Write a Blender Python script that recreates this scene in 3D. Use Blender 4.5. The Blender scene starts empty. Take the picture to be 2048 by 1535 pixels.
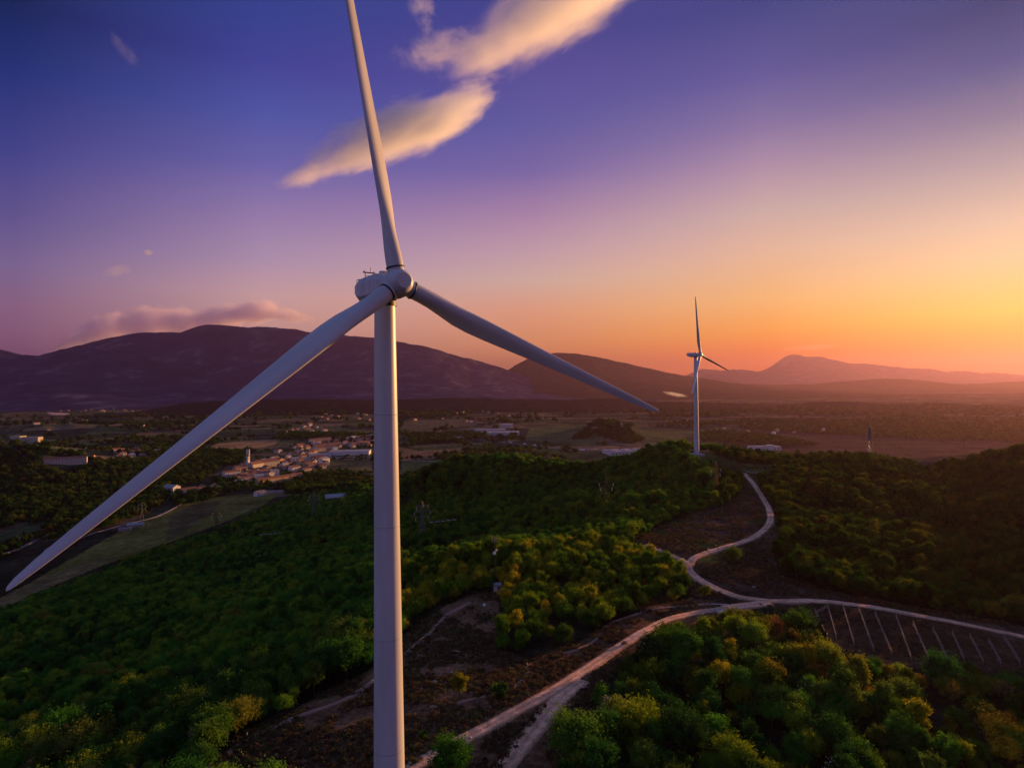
import bpy, bmesh, math, random
import numpy as np
from mathutils import Vector, Matrix

random.seed(7)
HAZE, HAZE_G, NISH, SKYK, SUN_E, SUN_C, EXPO = 5.0e-5, 0.6, 0.0003, 0.565, 5.0, (1.0, .49, .16), 0.88
RNG = np.random.default_rng(11)
SC = bpy.context.scene
COL = SC.collection
R = math.radians

# ------------------------------------------------------------------ camera
F = 1200.0                      # focal length in photo pixels (photo 2048 x 1535)
ROLL = R(0.55)
CR, SR = math.cos(ROLL), math.sin(ROLL)


def ray(px, py):
    """world direction (x, z per metre of depth) of a photo pixel"""
    x = (px - 1024) / F
    z = (767.5 - py) / F
    return x * CR + z * SR, -x * SR + z * CR


def P(px, py, Y):
    x, z = ray(px, py)
    return np.array((x * Y, Y, z * Y))


def proj(X, Y, Z):
    x, z = X / Y, Z / Y
    return 1024 + F * (x * CR - z * SR), 767.5 - F * (x * SR + z * CR)


cam = bpy.data.cameras.new('camera')
cam_o = bpy.data.objects.new('camera', cam)
COL.objects.link(cam_o)
cam.sensor_width = 36
cam.lens = 36 * F / 2048
cam.clip_start = 0.5
cam.clip_end = 80000
cam_o.matrix_world = Matrix.Rotation(ROLL, 4, 'Y') @ Matrix.Rotation(math.pi / 2, 4, 'X')
SC.camera = cam_o

# ------------------------------------------------------------------ helpers


def tag(o, label=None, cat=None, group=None, kind=None):
    if label:
        o['label'] = label
    if cat:
        o['category'] = cat
    if group:
        o['group'] = group
    if kind:
        o['kind'] = kind
    return o


def empty(name, loc=(0, 0, 0), rz=0.0):
    o = bpy.data.objects.new(name, None)
    o.location = loc
    o.rotation_euler = (0, 0, rz)
    o.empty_display_size = 0.5
    COL.objects.link(o)
    return o


def link(name, me, parent=None, loc=None):
    o = bpy.data.objects.new(name, me)
    COL.objects.link(o)
    if parent is not None:
        o.parent = parent
    if loc is not None:
        o.location = loc
    return o


def copy_tree(o, parent=None):
    c = o.copy()
    COL.objects.link(c)
    c.parent = parent
    for ch in o.children:
        copy_tree(ch, c)
    return c


class MB:
    """collects simple shapes and links them as one mesh"""

    def __init__(self):
        self.v, self.f, self.m, self.s = [], [], [], []
        self.mi = 0

    def add(self, vs, fs, smooth=False):
        n = len(self.v)
        self.v += [tuple(map(float, q)) for q in vs]
        self.f += [tuple(i + n for i in f) for f in fs]
        self.m += [self.mi] * len(fs)
        self.s += [smooth] * len(fs)
        return self

    def box(self, c, d, rz=0.0, taper=1.0):
        cx, cy, cz = c
        dx, dy, dz = d[0] / 2, d[1] / 2, d[2] / 2
        co, si = math.cos(rz), math.sin(rz)
        vs = []
        for z, t in ((-dz, 1), (dz, taper)):
            for x, y in ((-dx, -dy), (dx, -dy), (dx, dy), (-dx, dy)):
                x, y = x * t, y * t
                vs.append((cx + x * co - y * si, cy + x * si + y * co, cz + z))
        return self.add(vs, [(3, 2, 1, 0), (4, 5, 6, 7), (0, 1, 5, 4), (1, 2, 6, 5), (2, 3, 7, 6), (3, 0, 4, 7)])

    def tube(self, a, b, r0, r1=None, n=6, smooth=True, caps=True):
        r1 = r0 if r1 is None else r1
        a, b = Vector(a), Vector(b)
        d = (b - a).normalized()
        u = d.orthogonal().normalized()
        w = d.cross(u)
        vs = []
        for p, r in ((a, r0), (b, r1)):
            for i in range(n):
                t = 2 * math.pi * i / n
                vs.append(p + (u * math.cos(t) + w * math.sin(t)) * r)
        fs = [(i, (i + 1) % n, n + (i + 1) % n, n + i) for i in range(n)]
        self.add(vs, fs, smooth)
        if caps:
            self.add(vs[:n], [tuple(reversed(range(n)))])
            self.add(vs[n:], [tuple(range(n))])
        return self

    def loft(self, rings, cap0=True, cap1=True, smooth=True):
        n = len(rings[0])
        vs = [q for r in rings for q in r]
        fs = []
        for k in range(len(rings) - 1):
            for i in range(n):
                j = (i + 1) % n
                fs.append((k * n + i, k * n + j, (k + 1) * n + j, (k + 1) * n + i))
        self.add(vs, fs, smooth)
        if cap0:
            self.add(rings[0], [tuple(reversed(range(n)))])
        if cap1:
            self.add(rings[-1], [tuple(range(n))])
        return self

    def mesh(self, name, mats):
        me = bpy.data.meshes.new(name)
        me.from_pydata(self.v, [], self.f)
        mats = mats if isinstance(mats, (list, tuple)) else [mats]
        for m in mats:
            me.materials.append(m)
        me.polygons.foreach_set('material_index', self.m)
        me.polygons.foreach_set('use_smooth', self.s)
        me.update()
        return me

    def build(self, name, mats, parent=None, loc=None):
        return link(name, self.mesh(name, mats), parent, loc)


# ---- vectorised value noise
_PERM = np.random.default_rng(5).integers(0, 2 ** 31, 4096)


def vnoise(x, y, seed=0):
    xi, yi = np.floor(x).astype(np.int64), np.floor(y).astype(np.int64)
    fx, fy = x - xi, y - yi
    fx, fy = fx * fx * (3 - 2 * fx), fy * fy * (3 - 2 * fy)

    def h(i, j):
        k = (i * 374761 + j * 668265 + seed * 9176) & 4095
        return (_PERM[(_PERM[k] + i * 31 + j * 57) & 4095] & 0xffff) / 65535.0
    a, b, c, d = h(xi, yi), h(xi + 1, yi), h(xi, yi + 1), h(xi + 1, yi + 1)
    return (a * (1 - fx) + b * fx) * (1 - fy) + (c * (1 - fx) + d * fx) * fy


def fbm(x, y, seed=0, oct=4, gain=0.5):
    s, a, t = 0.0, 1.0, 0.0
    for o in range(oct):
        s = s + a * vnoise(x * 2 ** o, y * 2 ** o, seed + o * 17)
        t += a
        a *= gain
    return s / t


def smooth(a, b, x):
    t = np.clip((x - a) / (b - a), 0, 1)
    return t * t * (3 - 2 * t)


def in_poly(px, py, poly):
    px, py = np.asarray(px, float), np.asarray(py, float)
    ins = np.zeros(px.shape, bool)
    n = len(poly)
    for i in range(n):
        x0, y0 = poly[i]
        x1, y1 = poly[(i + 1) % n]
        if y0 == y1:
            continue
        c = ((y0 > py) != (y1 > py)) & (px < (x1 - x0) * (py - y0) / (y1 - y0) + x0)
        ins ^= c
    return ins


# ------------------------------------------------------------------ materials
def lin(r, g, b):
    f = lambda c: (c / 255 / 12.92) if c <= 10 else ((c / 255 + 0.055) / 1.055) ** 2.4
    return (f(r), f(g), f(b))


def nodes(m):
    m.use_nodes = True
    nt = m.node_tree
    nt.nodes.clear()
    out = nt.nodes.new('ShaderNodeOutputMaterial')
    return nt, out, (lambda t: nt.nodes.new(t)), nt.links.new


def surf(name, c1, c2=None, scale=1.0, rough=0.7, detail=4, bump=0.0, bscale=None, stretch=(1, 1, 1), spec=0.3, metal=0.0):
    """principled surface whose colour wanders between c1 and c2"""
    m = bpy.data.materials.new(name)
    nt, out, N, L = nodes(m)
    b = N('ShaderNodeBsdfPrincipled')
    b.inputs['Roughness'].default_value = rough
    b.inputs['Specular IOR Level'].default_value = spec
    b.inputs['Metallic'].default_value = metal
    L(b.outputs[0], out.inputs[0])
    tc = N('ShaderNodeTexCoord')
    mp = N('ShaderNodeMapping')
    mp.inputs['Scale'].default_value = stretch
    L(tc.outputs['Object'], mp.inputs[0])
    nz = N('ShaderNodeTexNoise')
    nz.inputs['Scale'].default_value = scale
    nz.inputs['Detail'].default_value = detail
    L(mp.outputs[0], nz.inputs['Vector'])
    r = N('ShaderNodeValToRGB')
    r.color_ramp.elements[0].position = 0.3
    r.color_ramp.elements[1].position = 0.7
    r.color_ramp.elements[0].color = (*c1, 1)
    r.color_ramp.elements[1].color = (*(c2 or tuple(x * 0.75 for x in c1)), 1)
    L(nz.outputs['Fac'], r.inputs[0])
    L(r.outputs[0], b.inputs['Base Color'])
    if bump:
        n2 = N('ShaderNodeTexNoise')
        n2.inputs['Scale'].default_value = bscale or scale * 4
        n2.inputs['Detail'].default_value = 5
        L(tc.outputs['Object'], n2.inputs['Vector'])
        bp = N('ShaderNodeBump')
        bp.inputs['Strength'].default_value = bump
        bp.inputs['Distance'].default_value = 0.3
        L(n2.outputs['Fac'], bp.inputs['Height'])
        L(bp.outputs[0], b.inputs['Normal'])
    return m


def foliage(name, stops, bright=1.0, trans=0.35):
    m = bpy.data.materials.new(name)
    nt, out, N, L = nodes(m)
    oi = N('ShaderNodeObjectInfo')
    geo = N('ShaderNodeNewGeometry')
    nz = N('ShaderNodeTexNoise')
    nz.inputs['Scale'].default_value = 0.018
    nz.inputs['Detail'].default_value = 3
    L(geo.outputs['Position'], nz.inputs['Vector'])
    ad = N('ShaderNodeMath')
    ad.operation = 'MULTIPLY_ADD'
    L(nz.outputs['Fac'], ad.inputs[0])
    ad.inputs[1].default_value = 1.1
    ad.inputs[2].default_value = -0.55
    a2 = N('ShaderNodeMath')
    a2.operation = 'MULTIPLY_ADD'
    L(oi.outputs['Random'], a2.inputs[0])
    a2.inputs[1].default_value = 0.85
    L(ad.outputs[0], a2.inputs[2])
    a2.use_clamp = True
    r = N('ShaderNodeValToRGB')
    cr = r.color_ramp
    while len(cr.elements) < len(stops):
        cr.elements.new(0.5)
    for e, (p, c) in zip(cr.elements, stops):
        e.position = p
        e.color = (*[x * bright for x in c], 1)
    L(a2.outputs[0], r.inputs[0])
    n2 = N('ShaderNodeTexNoise')            # leaf clump mottling
    n2.inputs['Scale'].default_value = 0.55
    n2.inputs['Detail'].default_value = 3
    L(geo.outputs['Position'], n2.inputs['Vector'])
    mr = N('ShaderNodeMapRange')
    mr.inputs['From Min'].default_value = 0.3
    mr.inputs['From Max'].default_value = 0.7
    mr.inputs['To Min'].default_value = 0.55
    mr.inputs['To Max'].default_value = 1.5
    L(n2.outputs['Fac'], mr.inputs[0])
    mx = N('ShaderNodeMix')
    mx.data_type = 'RGBA'
    mx.blend_type = 'MULTIPLY'
    mx.inputs[0].default_value = 1
    L(r.outputs[0], mx.inputs[6])
    L(oi.outputs['Color'], mx.inputs[7])
    m2 = N('ShaderNodeMix')
    m2.data_type = 'RGBA'
    m2.blend_type = 'MULTIPLY'
    m2.inputs[0].default_value = 1
    L(mx.outputs[2], m2.inputs[6])
    L(mr.outputs[0], m2.inputs[7])
    d = N('ShaderNodeBsdfDiffuse')
    t = N('ShaderNodeBsdfTranslucent')
    ms = N('ShaderNodeMixShader')
    ms.inputs[0].default_value = trans
    L(m2.outputs[2], d.inputs[0])
    L(m2.outputs[2], t.inputs[0])
    L(d.outputs[0], ms.inputs[1])
    L(t.outputs[0], ms.inputs[2])
    L(ms.outputs[0], out.inputs[0])
    return m


M = {}
M['white'] = surf('white_paint', (.68, .68, .70), (.49, .49, .51), 0.5, 0.42, stretch=(1, 1, .12), spec=.45, detail=7)
M['seam'] = surf('flange_paint', (.46, .46, .48), (.38, .38, .40), 1.0, .5)
M['seal'] = surf('dark_seal', (.03, .03, .035), None, 1, .5)
M['steel'] = surf('galvanised_steel', (.22, .22, .23), (.13, .13, .14), 2, .45, metal=.4)
M['dark_steel'] = surf('dark_steel', (.05, .05, .055), (.03, .03, .03), 2, .5, metal=.3)
M['rust'] = surf('rusty_steel', (.25, .10, .04), (.12, .05, .03), 2, .7)
M['glass_white'] = surf('pale_insulator', (.75, .75, .7), None, 1, .25, spec=.6)
M['concrete'] = surf('concrete', (.42, .38, .35), (.30, .27, .25), .4, .85, bump=.2)
M['dirt'] = surf('dirt_track', (.46, .25, .16), (.28, .16, .10), .5, .95, detail=8, bump=.5, bscale=3)
M['asphalt'] = surf('asphalt', (.07, .07, .075), (.05, .05, .05), .05, .85)
M['paleroad'] = surf('pale_lane', (.36, .30, .27), (.25, .2, .18), .05, .9)
M['wood'] = surf('weathered_wood', (.42, .33, .26), (.28, .2, .15), 1.5, .8)
M['trellis'] = surf('trellis_wood', (.40, .31, .25), (.26, .2, .16), 1.0, .9)
M['bark'] = surf('bark', (.07, .05, .04), (.04, .03, .025), 2, .9)
M['twig'] = M['bark']
M['wall'] = surf('cream_render', (.62, .55, .46), (.5, .44, .36), .15, .85)
M['wall2'] = surf('ochre_render', (.60, .42, .24), (.5, .34, .2), .15, .85)
M['wall3'] = surf('white_render', (.74, .72, .70), (.64, .62, .6), .15, .8)
M['stone'] = surf('stone_wall', (.42, .36, .30), (.30, .26, .22), .25, .9, bump=.3)
M['tile'] = surf('terracotta_tiles', (.33, .14, .085), (.22, .10, .065), .4, .85)
M['roofgrey'] = surf('grey_roof', (.42, .40, .40), (.30, .29, .30), .1, .6)
M['shedroof'] = surf('shed_roof', (.30, .24, .22), (.2, .16, .15), .3, .7)
M['window'] = surf('window_glass', (.03, .035, .045), None, 1, .15, spec=.6)
M['truckwhite'] = surf('trailer_paint', (.78, .78, .78), (.7, .7, .7), .2, .4)
M['truckblue'] = surf('cab_paint', (.12, .15, .25), None, .2, .35)
M['tyre'] = surf('tyre_rubber', (.02, .02, .02), None, 1, .8)
M['blossom'] = surf('cream_blossom', (.62, .55, .36), (.42, .36, .2), .6, .9)
M['orange'] = surf('orange_sheet', (.7, .16, .03), None, .5, .6)
M['polytunnel'] = surf('polytunnel_film', (.5, .36, .34), (.42, .3, .29), .2, .5)

GREEN = [(0.0, (.018, .052, .013)), (.3, (.032, .098, .016)), (.55, (.072, .135, .018)), (.8, (.150, .165, .020)),
         (.96, (.160, .140, .022)), (1.0, (.140, .085, .022))]
M['leaf'] = foliage('leaves', GREEN, 1.35, .4)
DARK = [(0.0, (.008, .020, .010)), (.6, (.014, .030, .012)), (1.0, (.022, .034, .012))]
M['needle'] = foliage('needles', DARK, 1.0, .1)
DRY = [(0.0, (.045, .028, .016)), (.4, (.075, .045, .022)), (.7, (.07, .06, .02)), (1.0, (.05, .06, .016))]
M['dry'] = foliage('dry_grass', DRY, 2.2, .2)

# ------------------------------------------------------------------ terrain function
# each control: photo pixel and the depth (m) at which the ground is met there
CTRL = [
    # bottom of the frame
    (-250, 1535, 150), (0, 1535, 133), (250, 1535, 122), (420, 1535, 114), (640, 1535, 108), (830, 1535, 106), (1010, 1535, 105),
    (1250, 1545, 104), (1500, 1560, 104), (1800, 1560, 106), (2048, 1550, 110), (2300, 1540, 118),
    (0, 1400, 190), (200, 1400, 172), (400, 1400, 158), (600, 1400, 146), (720, 1390, 138), (900, 1385, 132), (1130, 1385, 130),
    (1350, 1410, 128), (1600, 1420, 128), (1850, 1420, 132), (2100, 1420, 135),
    (0, 1260, 320), (200, 1280, 275), (400, 1270, 240), (560, 1265, 215), (720, 1265, 192), (860, 1255, 178), (990, 1265, 172),
    (1080, 1300, 160), (1290, 1262, 165), (1450, 1222, 186), (1570, 1207, 190), (1800, 1235, 180), (2048, 1277, 170), (2300, 1330, 160),
    (1700, 1330, 152), (1950, 1345, 150), (1550, 1320, 150),
    # middle hill
    (900, 1215, 196), (990, 1180, 212), (1100, 1160, 218), (1150, 1115, 240), (1230, 1120, 240), (1060, 1130, 232), (1200, 1230, 185),
    (1300, 1180, 208), (1330, 1140, 232),
    (830, 1180, 225), (760, 1160, 250), (940, 1130, 245),
    # clearing and gravel road
    (1375, 1122, 238), (1430, 1100, 255), (1500, 1080, 272), (1540, 1045, 302), (1530, 1010, 338), (1495, 957, 420),
    (1400, 1050, 300), (1330, 1090, 255), (1480, 1190, 196), (1480, 1150, 215), (1450, 1020, 330),
    # hollow behind the middle hill, and the second hill
    (1100, 1075, 330), (950, 1075, 350), (1000, 1035, 420), (850, 1062, 400), (1200, 1010, 380), (1300, 1005, 370),
    (1100, 990, 470), (930, 990, 500), (820, 1010, 520),
    (1340, 903, 490), (1395, 908, 480), (1430, 916, 465), (1480, 930, 445), (1250, 930, 500), (1100, 938, 530), (1000, 930, 560), (930, 925, 570), (860, 950, 570),
    (800, 978, 560), (1200, 960, 480), (1300, 940, 470),
    (740, 1000, 600),
    # behind the second hill the land drops
    # right hill
    (1620, 1150, 228), (1750, 1170, 225), (1900, 1200, 215), (2048, 1215, 208), (2300, 1230, 200), (1700, 1090, 270), (1850, 1090, 275), (2048, 1090, 275),
    (1600, 1040, 330), (1750, 1020, 340), (1900, 1010, 345), (2048, 1000, 350), (1600, 960, 420), (1750, 950, 440), (1900, 960, 420), (2048, 930, 420),
    (1550, 930, 460), (1640, 935, 480), (1740, 930, 480), (1860, 948, 450), (1950, 933, 440), (2048, 912, 440), (2250, 890, 440), (2400, 1000, 330),
    # left slope down to the valley
    (-300, 1300, 360), (0, 1205, 455), (-300, 1180, 520), (100, 1170, 490), (250, 1120, 560), (400, 1068, 640), (480, 1035, 720), (560, 995, 820),
    (300, 1200, 380), (450, 1150, 420), (600, 1150, 370), (700, 1100, 395), (600, 1060, 540), (680, 1010, 680), (640, 985, 800), (720, 975, 760),
    (150, 1330, 255), (300, 1330, 225),
]
WORLD_CTRL = [
    # under and behind the camera, and far to either side
    (-14, 40, -70), (-100, 20, -82), (90, 20, -74), (-20, 79, -67.5), (60, 60, -70), (0, -100, -85), (-200, 0, -115), (200, 0, -85),
    (-350, 150, -150), (400, 150, -90), (470, 330, -40), (500, 480, -50), (293, 296, -50), (262, 262, -56), (370, 350, -44), (-400, 330, -160), (300, -200, -110), (-300, -200, -160),  # includes an unseen ridge past the right edge, raised to shade the vineyard
    # valley floor
    (-600, 500, -164), (-500, 800, -166), (-350, 1000, -167), (-100, 1000, -165), (100, 900, -160), (250, 820, -150), (400, 800, -140),
    (560, 760, -130), (700, 600, -100), (100, 740, -130), (-60, 760, -140), (250, 700, -105), (420, 680, -105), (-180, 850, -158),
    (-800, 300, -167), (-900, 800, -168), (0, 1300, -168), (500, 1200, -168), (900, 1000, -160), (1000, 600, -120), (-500, 1300, -168), (-1100, 1200, -168),
]
_c = np.array([P(*c) for c in CTRL] + [np.array(w, float) for w in WORLD_CTRL])
_CC = 18.0


def _kern(dx, dy):
    return np.sqrt(dx * dx + dy * dy + _CC * _CC)


_A = _kern(_c[:, 0][:, None] - _c[:, 0][None], _c[:, 1][:, None] - _c[:, 1][None])
_mean = _c[:, 2].mean()
_W = np.linalg.solve(_A - np.eye(len(_c)) * 1.5, _c[:, 2] - _mean)

VALLEY = -168.0
KNOLLS = [   # photo px, py of foot, depth, height, radius across, radius deep
    (60, 930, 1180, 46, 150, 110), (-80, 900, 1350, 60, 220, 160), (1205, 888, 1900, 42, 130, 110), (760, 800, 4200, 30, 900, 250),
    (100, 850, 2300, 30, 400, 200),
]
_kn = []
for (kx, ky, kY, kh, ra, rb) in KNOLLS:
    q = P(kx, ky, kY)
    _kn.append((q[0], q[1], kh, ra, rb))


def H(x, y):
    x = np.asarray(x, float)
    y = np.asarray(y, float)
    shp = np.broadcast(x, y).shape
    xf, yf = np.broadcast_to(x, shp).ravel(), np.broadcast_to(y, shp).ravel()
    near = np.full(xf.shape, _mean)
    rr = np.hypot(xf, yf * 0.85)
    sel = rr < 1400
    if sel.any():
        xs, ys = xf[sel], yf[sel]
        acc = np.full(xs.shape, _mean)
        for k in range(len(_c)):
            acc += _W[k] * _kern(xs - _c[k, 0], ys - _c[k, 1])
        acc += (fbm(xs / 22, ys / 22, 3, 4) - .5) * 1.5 * smooth(1400, 700, np.hypot(xs, ys))
        near[sel] = acc
    far = VALLEY + (fbm(xf / 500, yf / 500, 9, 3) - .5) * 8
    for (kx, ky, kh, ra, rb) in _kn:
        d2 = ((xf - kx) / ra) ** 2 + ((yf - ky) / rb) ** 2
        far = far + kh * np.exp(-d2) * (0.8 + .4 * fbm(xf / 60, yf / 60, 31, 3))
    w = smooth(780, 1350, rr)
    w = np.where(sel, w, 1.0)
    near = np.maximum(near, VALLEY - 6)
    return (near * (1 - w) + far * w).reshape(shp)


def H1(x, y):
    return float(H(np.array([x]), np.array([y]))[0])


_ys = 55 * 1.006 ** np.arange(760)


def at(px, py, ymin=55.0):
    """the ground point seen at a photo pixel"""
    dx, dz = ray(px, py)
    ys = _ys[_ys >= ymin]
    z = H(dx * ys, ys)
    hit = np.nonzero(dz * ys <= z)[0]
    if len(hit) == 0:
        Y = ys[-1]
    elif hit[0] == 0:
        Y = ys[0]
    else:
        a, b = ys[hit[0] - 1], ys[hit[0]]
        for _ in range(18):
            c = (a + b) / 2
            if dz * c <= H1(dx * c, c):
                b = c
            else:
                a = c
        Y = b
    return np.array((dx * Y, Y, H1(dx * Y, Y)))


# ------------------------------------------------------------------ land use (photo outlines of clearings and fields)
CLEAR = [
    # bare slope around the near gravel road
    [(385, 1570), (490, 1462), (598, 1412), (735, 1342), (822, 1256), (893, 1210), (955, 1182), (1000, 1186), (990, 1300), (1060, 1318), (1130, 1300),
     (1210, 1255), (1290, 1215), (1380, 1195), (1450, 1205), (1480, 1222), (1420, 1238), (1330, 1262), (1262, 1310), (1205, 1372), (1150, 1450), (1095, 1590)],
    # clearing on the bend
    [(1268, 1082), (1310, 1055), (1380, 1028), (1440, 1015), (1478, 990), (1486, 955), (1510, 950), (1530, 990), (1556, 1030), (1560, 1070), (1548, 1110),
     (1560, 1150), (1650, 1180), (1780, 1205), (1900, 1228), (2070, 1255), (2070, 1290), (1900, 1245), (1760, 1222), (1650, 1214), (1560, 1222),
     (1480, 1203), (1420, 1178), (1372, 1140), (1340, 1112)],
    # vineyard
    [(1600, 1225), (1640, 1210), (1760, 1220), (1900, 1245), (2070, 1290), (2070, 1345), (1900, 1335), (1780, 1330), (1700, 1300), (1650, 1290)],
    # platform of the second turbine
    [(1375, 902), (1420, 905), (1480, 925), (1545, 930), (1545, 948), (1490, 952), (1440, 930), (1385, 916)],
    # grass right of the middle hill
    [(1395, 1150), (1450, 1185), (1440, 1200), (1380, 1190)],
]
FIELDS = [   # outline, colour, brightness spread
    ([(-60, 1240), (0, 1195), (60, 1165), (140, 1118), (240, 1062), (330, 1022), (390, 1000), (470, 988), (566, 984), (520, 1012), (440, 1047), (330, 1087),
      (200, 1132), (60, 1190), (-60, 1250)], (.092, .084, .022)),
    ([(-60, 1240), (0, 1195), (60, 1165), (150, 1130), (230, 1115), (120, 1165), (0, 1215), (-60, 1250)], (.095, .075, .030)),
    ([(340, 1030), (400, 1002), (440, 1000), (420, 1030), (370, 1062), (330, 1085)], (.068, .055, .024)),
    ([(440, 885), (565, 876), (545, 890), (470, 906), (375, 910)], (.20, .125, .060)),
    ([(640, 922), (745, 918), (745, 950), (690, 962), (640, 942)], (.085, .070, .030)),
    ([(560, 930), (640, 915), (640, 922), (600, 938)], (.06, .08, .03)),
    ([(805, 922), (890, 918), (870, 945), (800, 955)], (.070, .085, .028)),
    ([(800, 905), (950, 893), (930, 905), (880, 915), (800, 920)], (.13, .080, .045)),
    ([(1520, 862), (1750, 880), (1860, 888), (1910, 912), (1850, 928), (1760, 915), (1600, 890)], (.034, .022, .015)),
    ([(1740, 888), (1880, 893), (1910, 912), (1850, 928), (1760, 915)], (.030, .029, .014)),
    ([(1060, 852), (1180, 848), (1230, 868), (1180, 890), (1050, 880)], (.065, .075, .030)),
    ([(1270, 850), (1400, 862), (1390, 882), (1290, 886), (1250, 872)], (.065, .068, .028)),
    ([(820, 838), (960, 842), (950, 852), (800, 858)], (.085, .070, .040)),
    ([(640, 856), (745, 860), (745, 872), (600, 874)], (.090, .085, .035)),
    ([(0, 1062), (60, 1045), (130, 1030), (120, 1045), (0, 1080)], (.045, .055, .022)),
    ([(140, 1040), (158, 1022), (164, 1030), (150, 1046)], (.14, .07, .06)),
    ([(150, 885), (260, 870), (390, 862), (380, 868), (260, 876), (160, 892)], (.085, .075, .030)),
    ([(1480, 858), (1700, 866), (2120, 868), (2120, 925), (1960, 935), (1850, 936), (1700, 925), (1560, 900), (1440, 885)], (.060, .038, .026)),
    ([(95, 824), (140, 826), (140, 830), (100, 829)], (.4, .25, .2)),
]
CELLS = np.array([(.040, .050, .022), (.055, .070, .028), (.085, .075, .035), (.12, .075, .045), (.15, .10, .060), (.030, .040, .022), (.07, .085, .035),
                  (.035, .035, .025), (.025, .035, .020), (.10, .085, .05)])


def land_colour(X, Y, Z):
    px, py = proj(X, Y, Z)
    ok = Y > 60
    c = np.empty(X.shape + (3,))
    c[...] = (.030, .026, .014)                                        # leaf litter under the woods
    # valley fields: irregular strips
    v = smooth(700, 1000, np.hypot(X, Y))[..., None]
    a = 0.35
    u = (X * math.cos(a) + Y * math.sin(a)) / 170.0 + (fbm(X / 400, Y / 400, 4, 2) - .5) * 2
    w = (-X * math.sin(a) + Y * math.cos(a)) / 95.0 + (fbm(X / 400, Y / 400, 6, 2) - .5) * 2
    w = w + .5 * (np.floor(u) % 2)
    k = (np.floor(u).astype(int) * 7349 + np.floor(w).astype(int) * 9151) & 4095
    cell = CELLS[_PERM[k] % len(CELLS)]
    edge = np.minimum(np.minimum(u % 1, 1 - u % 1) * 1.8, np.minimum(w % 1, 1 - w % 1))
    cell = np.where((edge < .05)[..., None], (.022, .030, .016), cell)
    c = c * (1 - v) + cell * 1.5 * v
    for poly, col in FIELDS:
        m = ok & in_poly(px, py, poly) & (Y > 380)
        c[m] = np.array(col) * 1.7
    for poly in CLEAR:
        m = ok & in_poly(px, py, poly) & (Y < 620)
        c[m] = (.165, .088, .046)
    m = ok & (in_poly(px, py, CLEAR[1]) | in_poly(px, py, CLEAR[4])) & (Y < 620)
    g = fbm(X / 14, Y / 14, 21, 3)
    c[m] = np.where((g[m] > .52)[..., None], (.060, .072, .024), (.095, .062, .040))
    m = ok & in_poly(px, py, CLEAR[2]) & (Y < 620)
    c[m] = (.085, .052, .028)
    m = ok & in_poly(px, py, CLEAR[3]) & (Y < 620)
    c[m] = (.075, .085, .026)
    return c


# ------------------------------------------------------------------ ground sheet
def grid_mesh(name, X, Y, Z, mat, cols=None):
    n, k = X.shape
    me = bpy.data.meshes.new(name)
    vs = np.stack((X, Y, Z), -1).reshape(-1, 3)
    idx = np.arange(n * k).reshape(n, k)
    fs = np.stack((idx[:-1, :-1], idx[1:, :-1], idx[1:, 1:], idx[:-1, 1:]), -1).reshape(-1, 4)
    me.vertices.add(len(vs))
    me.vertices.foreach_set('co', vs.astype(np.float32).ravel())
    me.loops.add(fs.size)
    me.loops.foreach_set('vertex_index', fs.astype(np.int32).ravel())
    me.polygons.add(len(fs))
    me.polygons.foreach_set('loop_start', (np.arange(len(fs)) * 4).astype(np.int32))
    me.polygons.foreach_set('use_smooth', np.ones(len(fs), bool))
    me.materials.append(mat)
    me.update(calc_edges=True)
    if cols is not None:
        at_ = me.attributes.new('land', 'FLOAT_COLOR', 'POINT')
        full = np.ones((len(vs), 4), np.float32)
        full[:, :3] = cols.reshape(-1, 3)
        at_.data.foreach_set('color', full.ravel())
    return me


def ground_material(name='ground', layers=((.9, .45, 1.6), (.12, .6, 1.4), (.018, .65, 1.4)), bd=.35):
    m = bpy.data.materials.new(name)
    nt, out, N, L = nodes(m)
    b = N('ShaderNodeBsdfPrincipled')
    b.inputs['Roughness'].default_value = 0.95
    b.inputs['Specular IOR Level'].default_value = 0.0
    L(b.outputs[0], out.inputs[0])
    at_ = N('ShaderNodeAttribute')
    at_.attribute_name = 'land'
    tc = N('ShaderNodeTexCoord')
    prev = at_.outputs['Color']
    for sc, lo, hi in layers:
        nz = N('ShaderNodeTexNoise')
        nz.inputs['Scale'].default_value = sc
        nz.inputs['Detail'].default_value = 6
        L(tc.outputs['Object'], nz.inputs['Vector'])
        mr = N('ShaderNodeMapRange')
        mr.inputs['From Min'].default_value = .3
        mr.inputs['From Max'].default_value = .7
        mr.inputs['To Min'].default_value = lo
        mr.inputs['To Max'].default_value = hi
        L(nz.outputs['Fac'], mr.inputs[0])
        mx = N('ShaderNodeMix')
        mx.data_type = 'RGBA'
        mx.blend_type = 'MULTIPLY'
        mx.inputs[0].default_value = 1
        L(prev, mx.inputs[6])
        L(mr.outputs[0], mx.inputs[7])
        prev = mx.outputs[2]
    L(prev, b.inputs['Base Color'])
    n2 = N('ShaderNodeTexNoise')
    n2.inputs['Scale'].default_value = .6
    n2.inputs['Detail'].default_value = 8
    L(tc.outputs['Object'], n2.inputs['Vector'])
    bp = N('ShaderNodeBump')
    bp.inputs['Strength'].default_value = .9
    bp.inputs['Distance'].default_value = bd
    L(n2.outputs['Fac'], bp.inputs['Height'])
    L(bp.outputs[0], b.inputs['Normal'])
    return m


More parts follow.
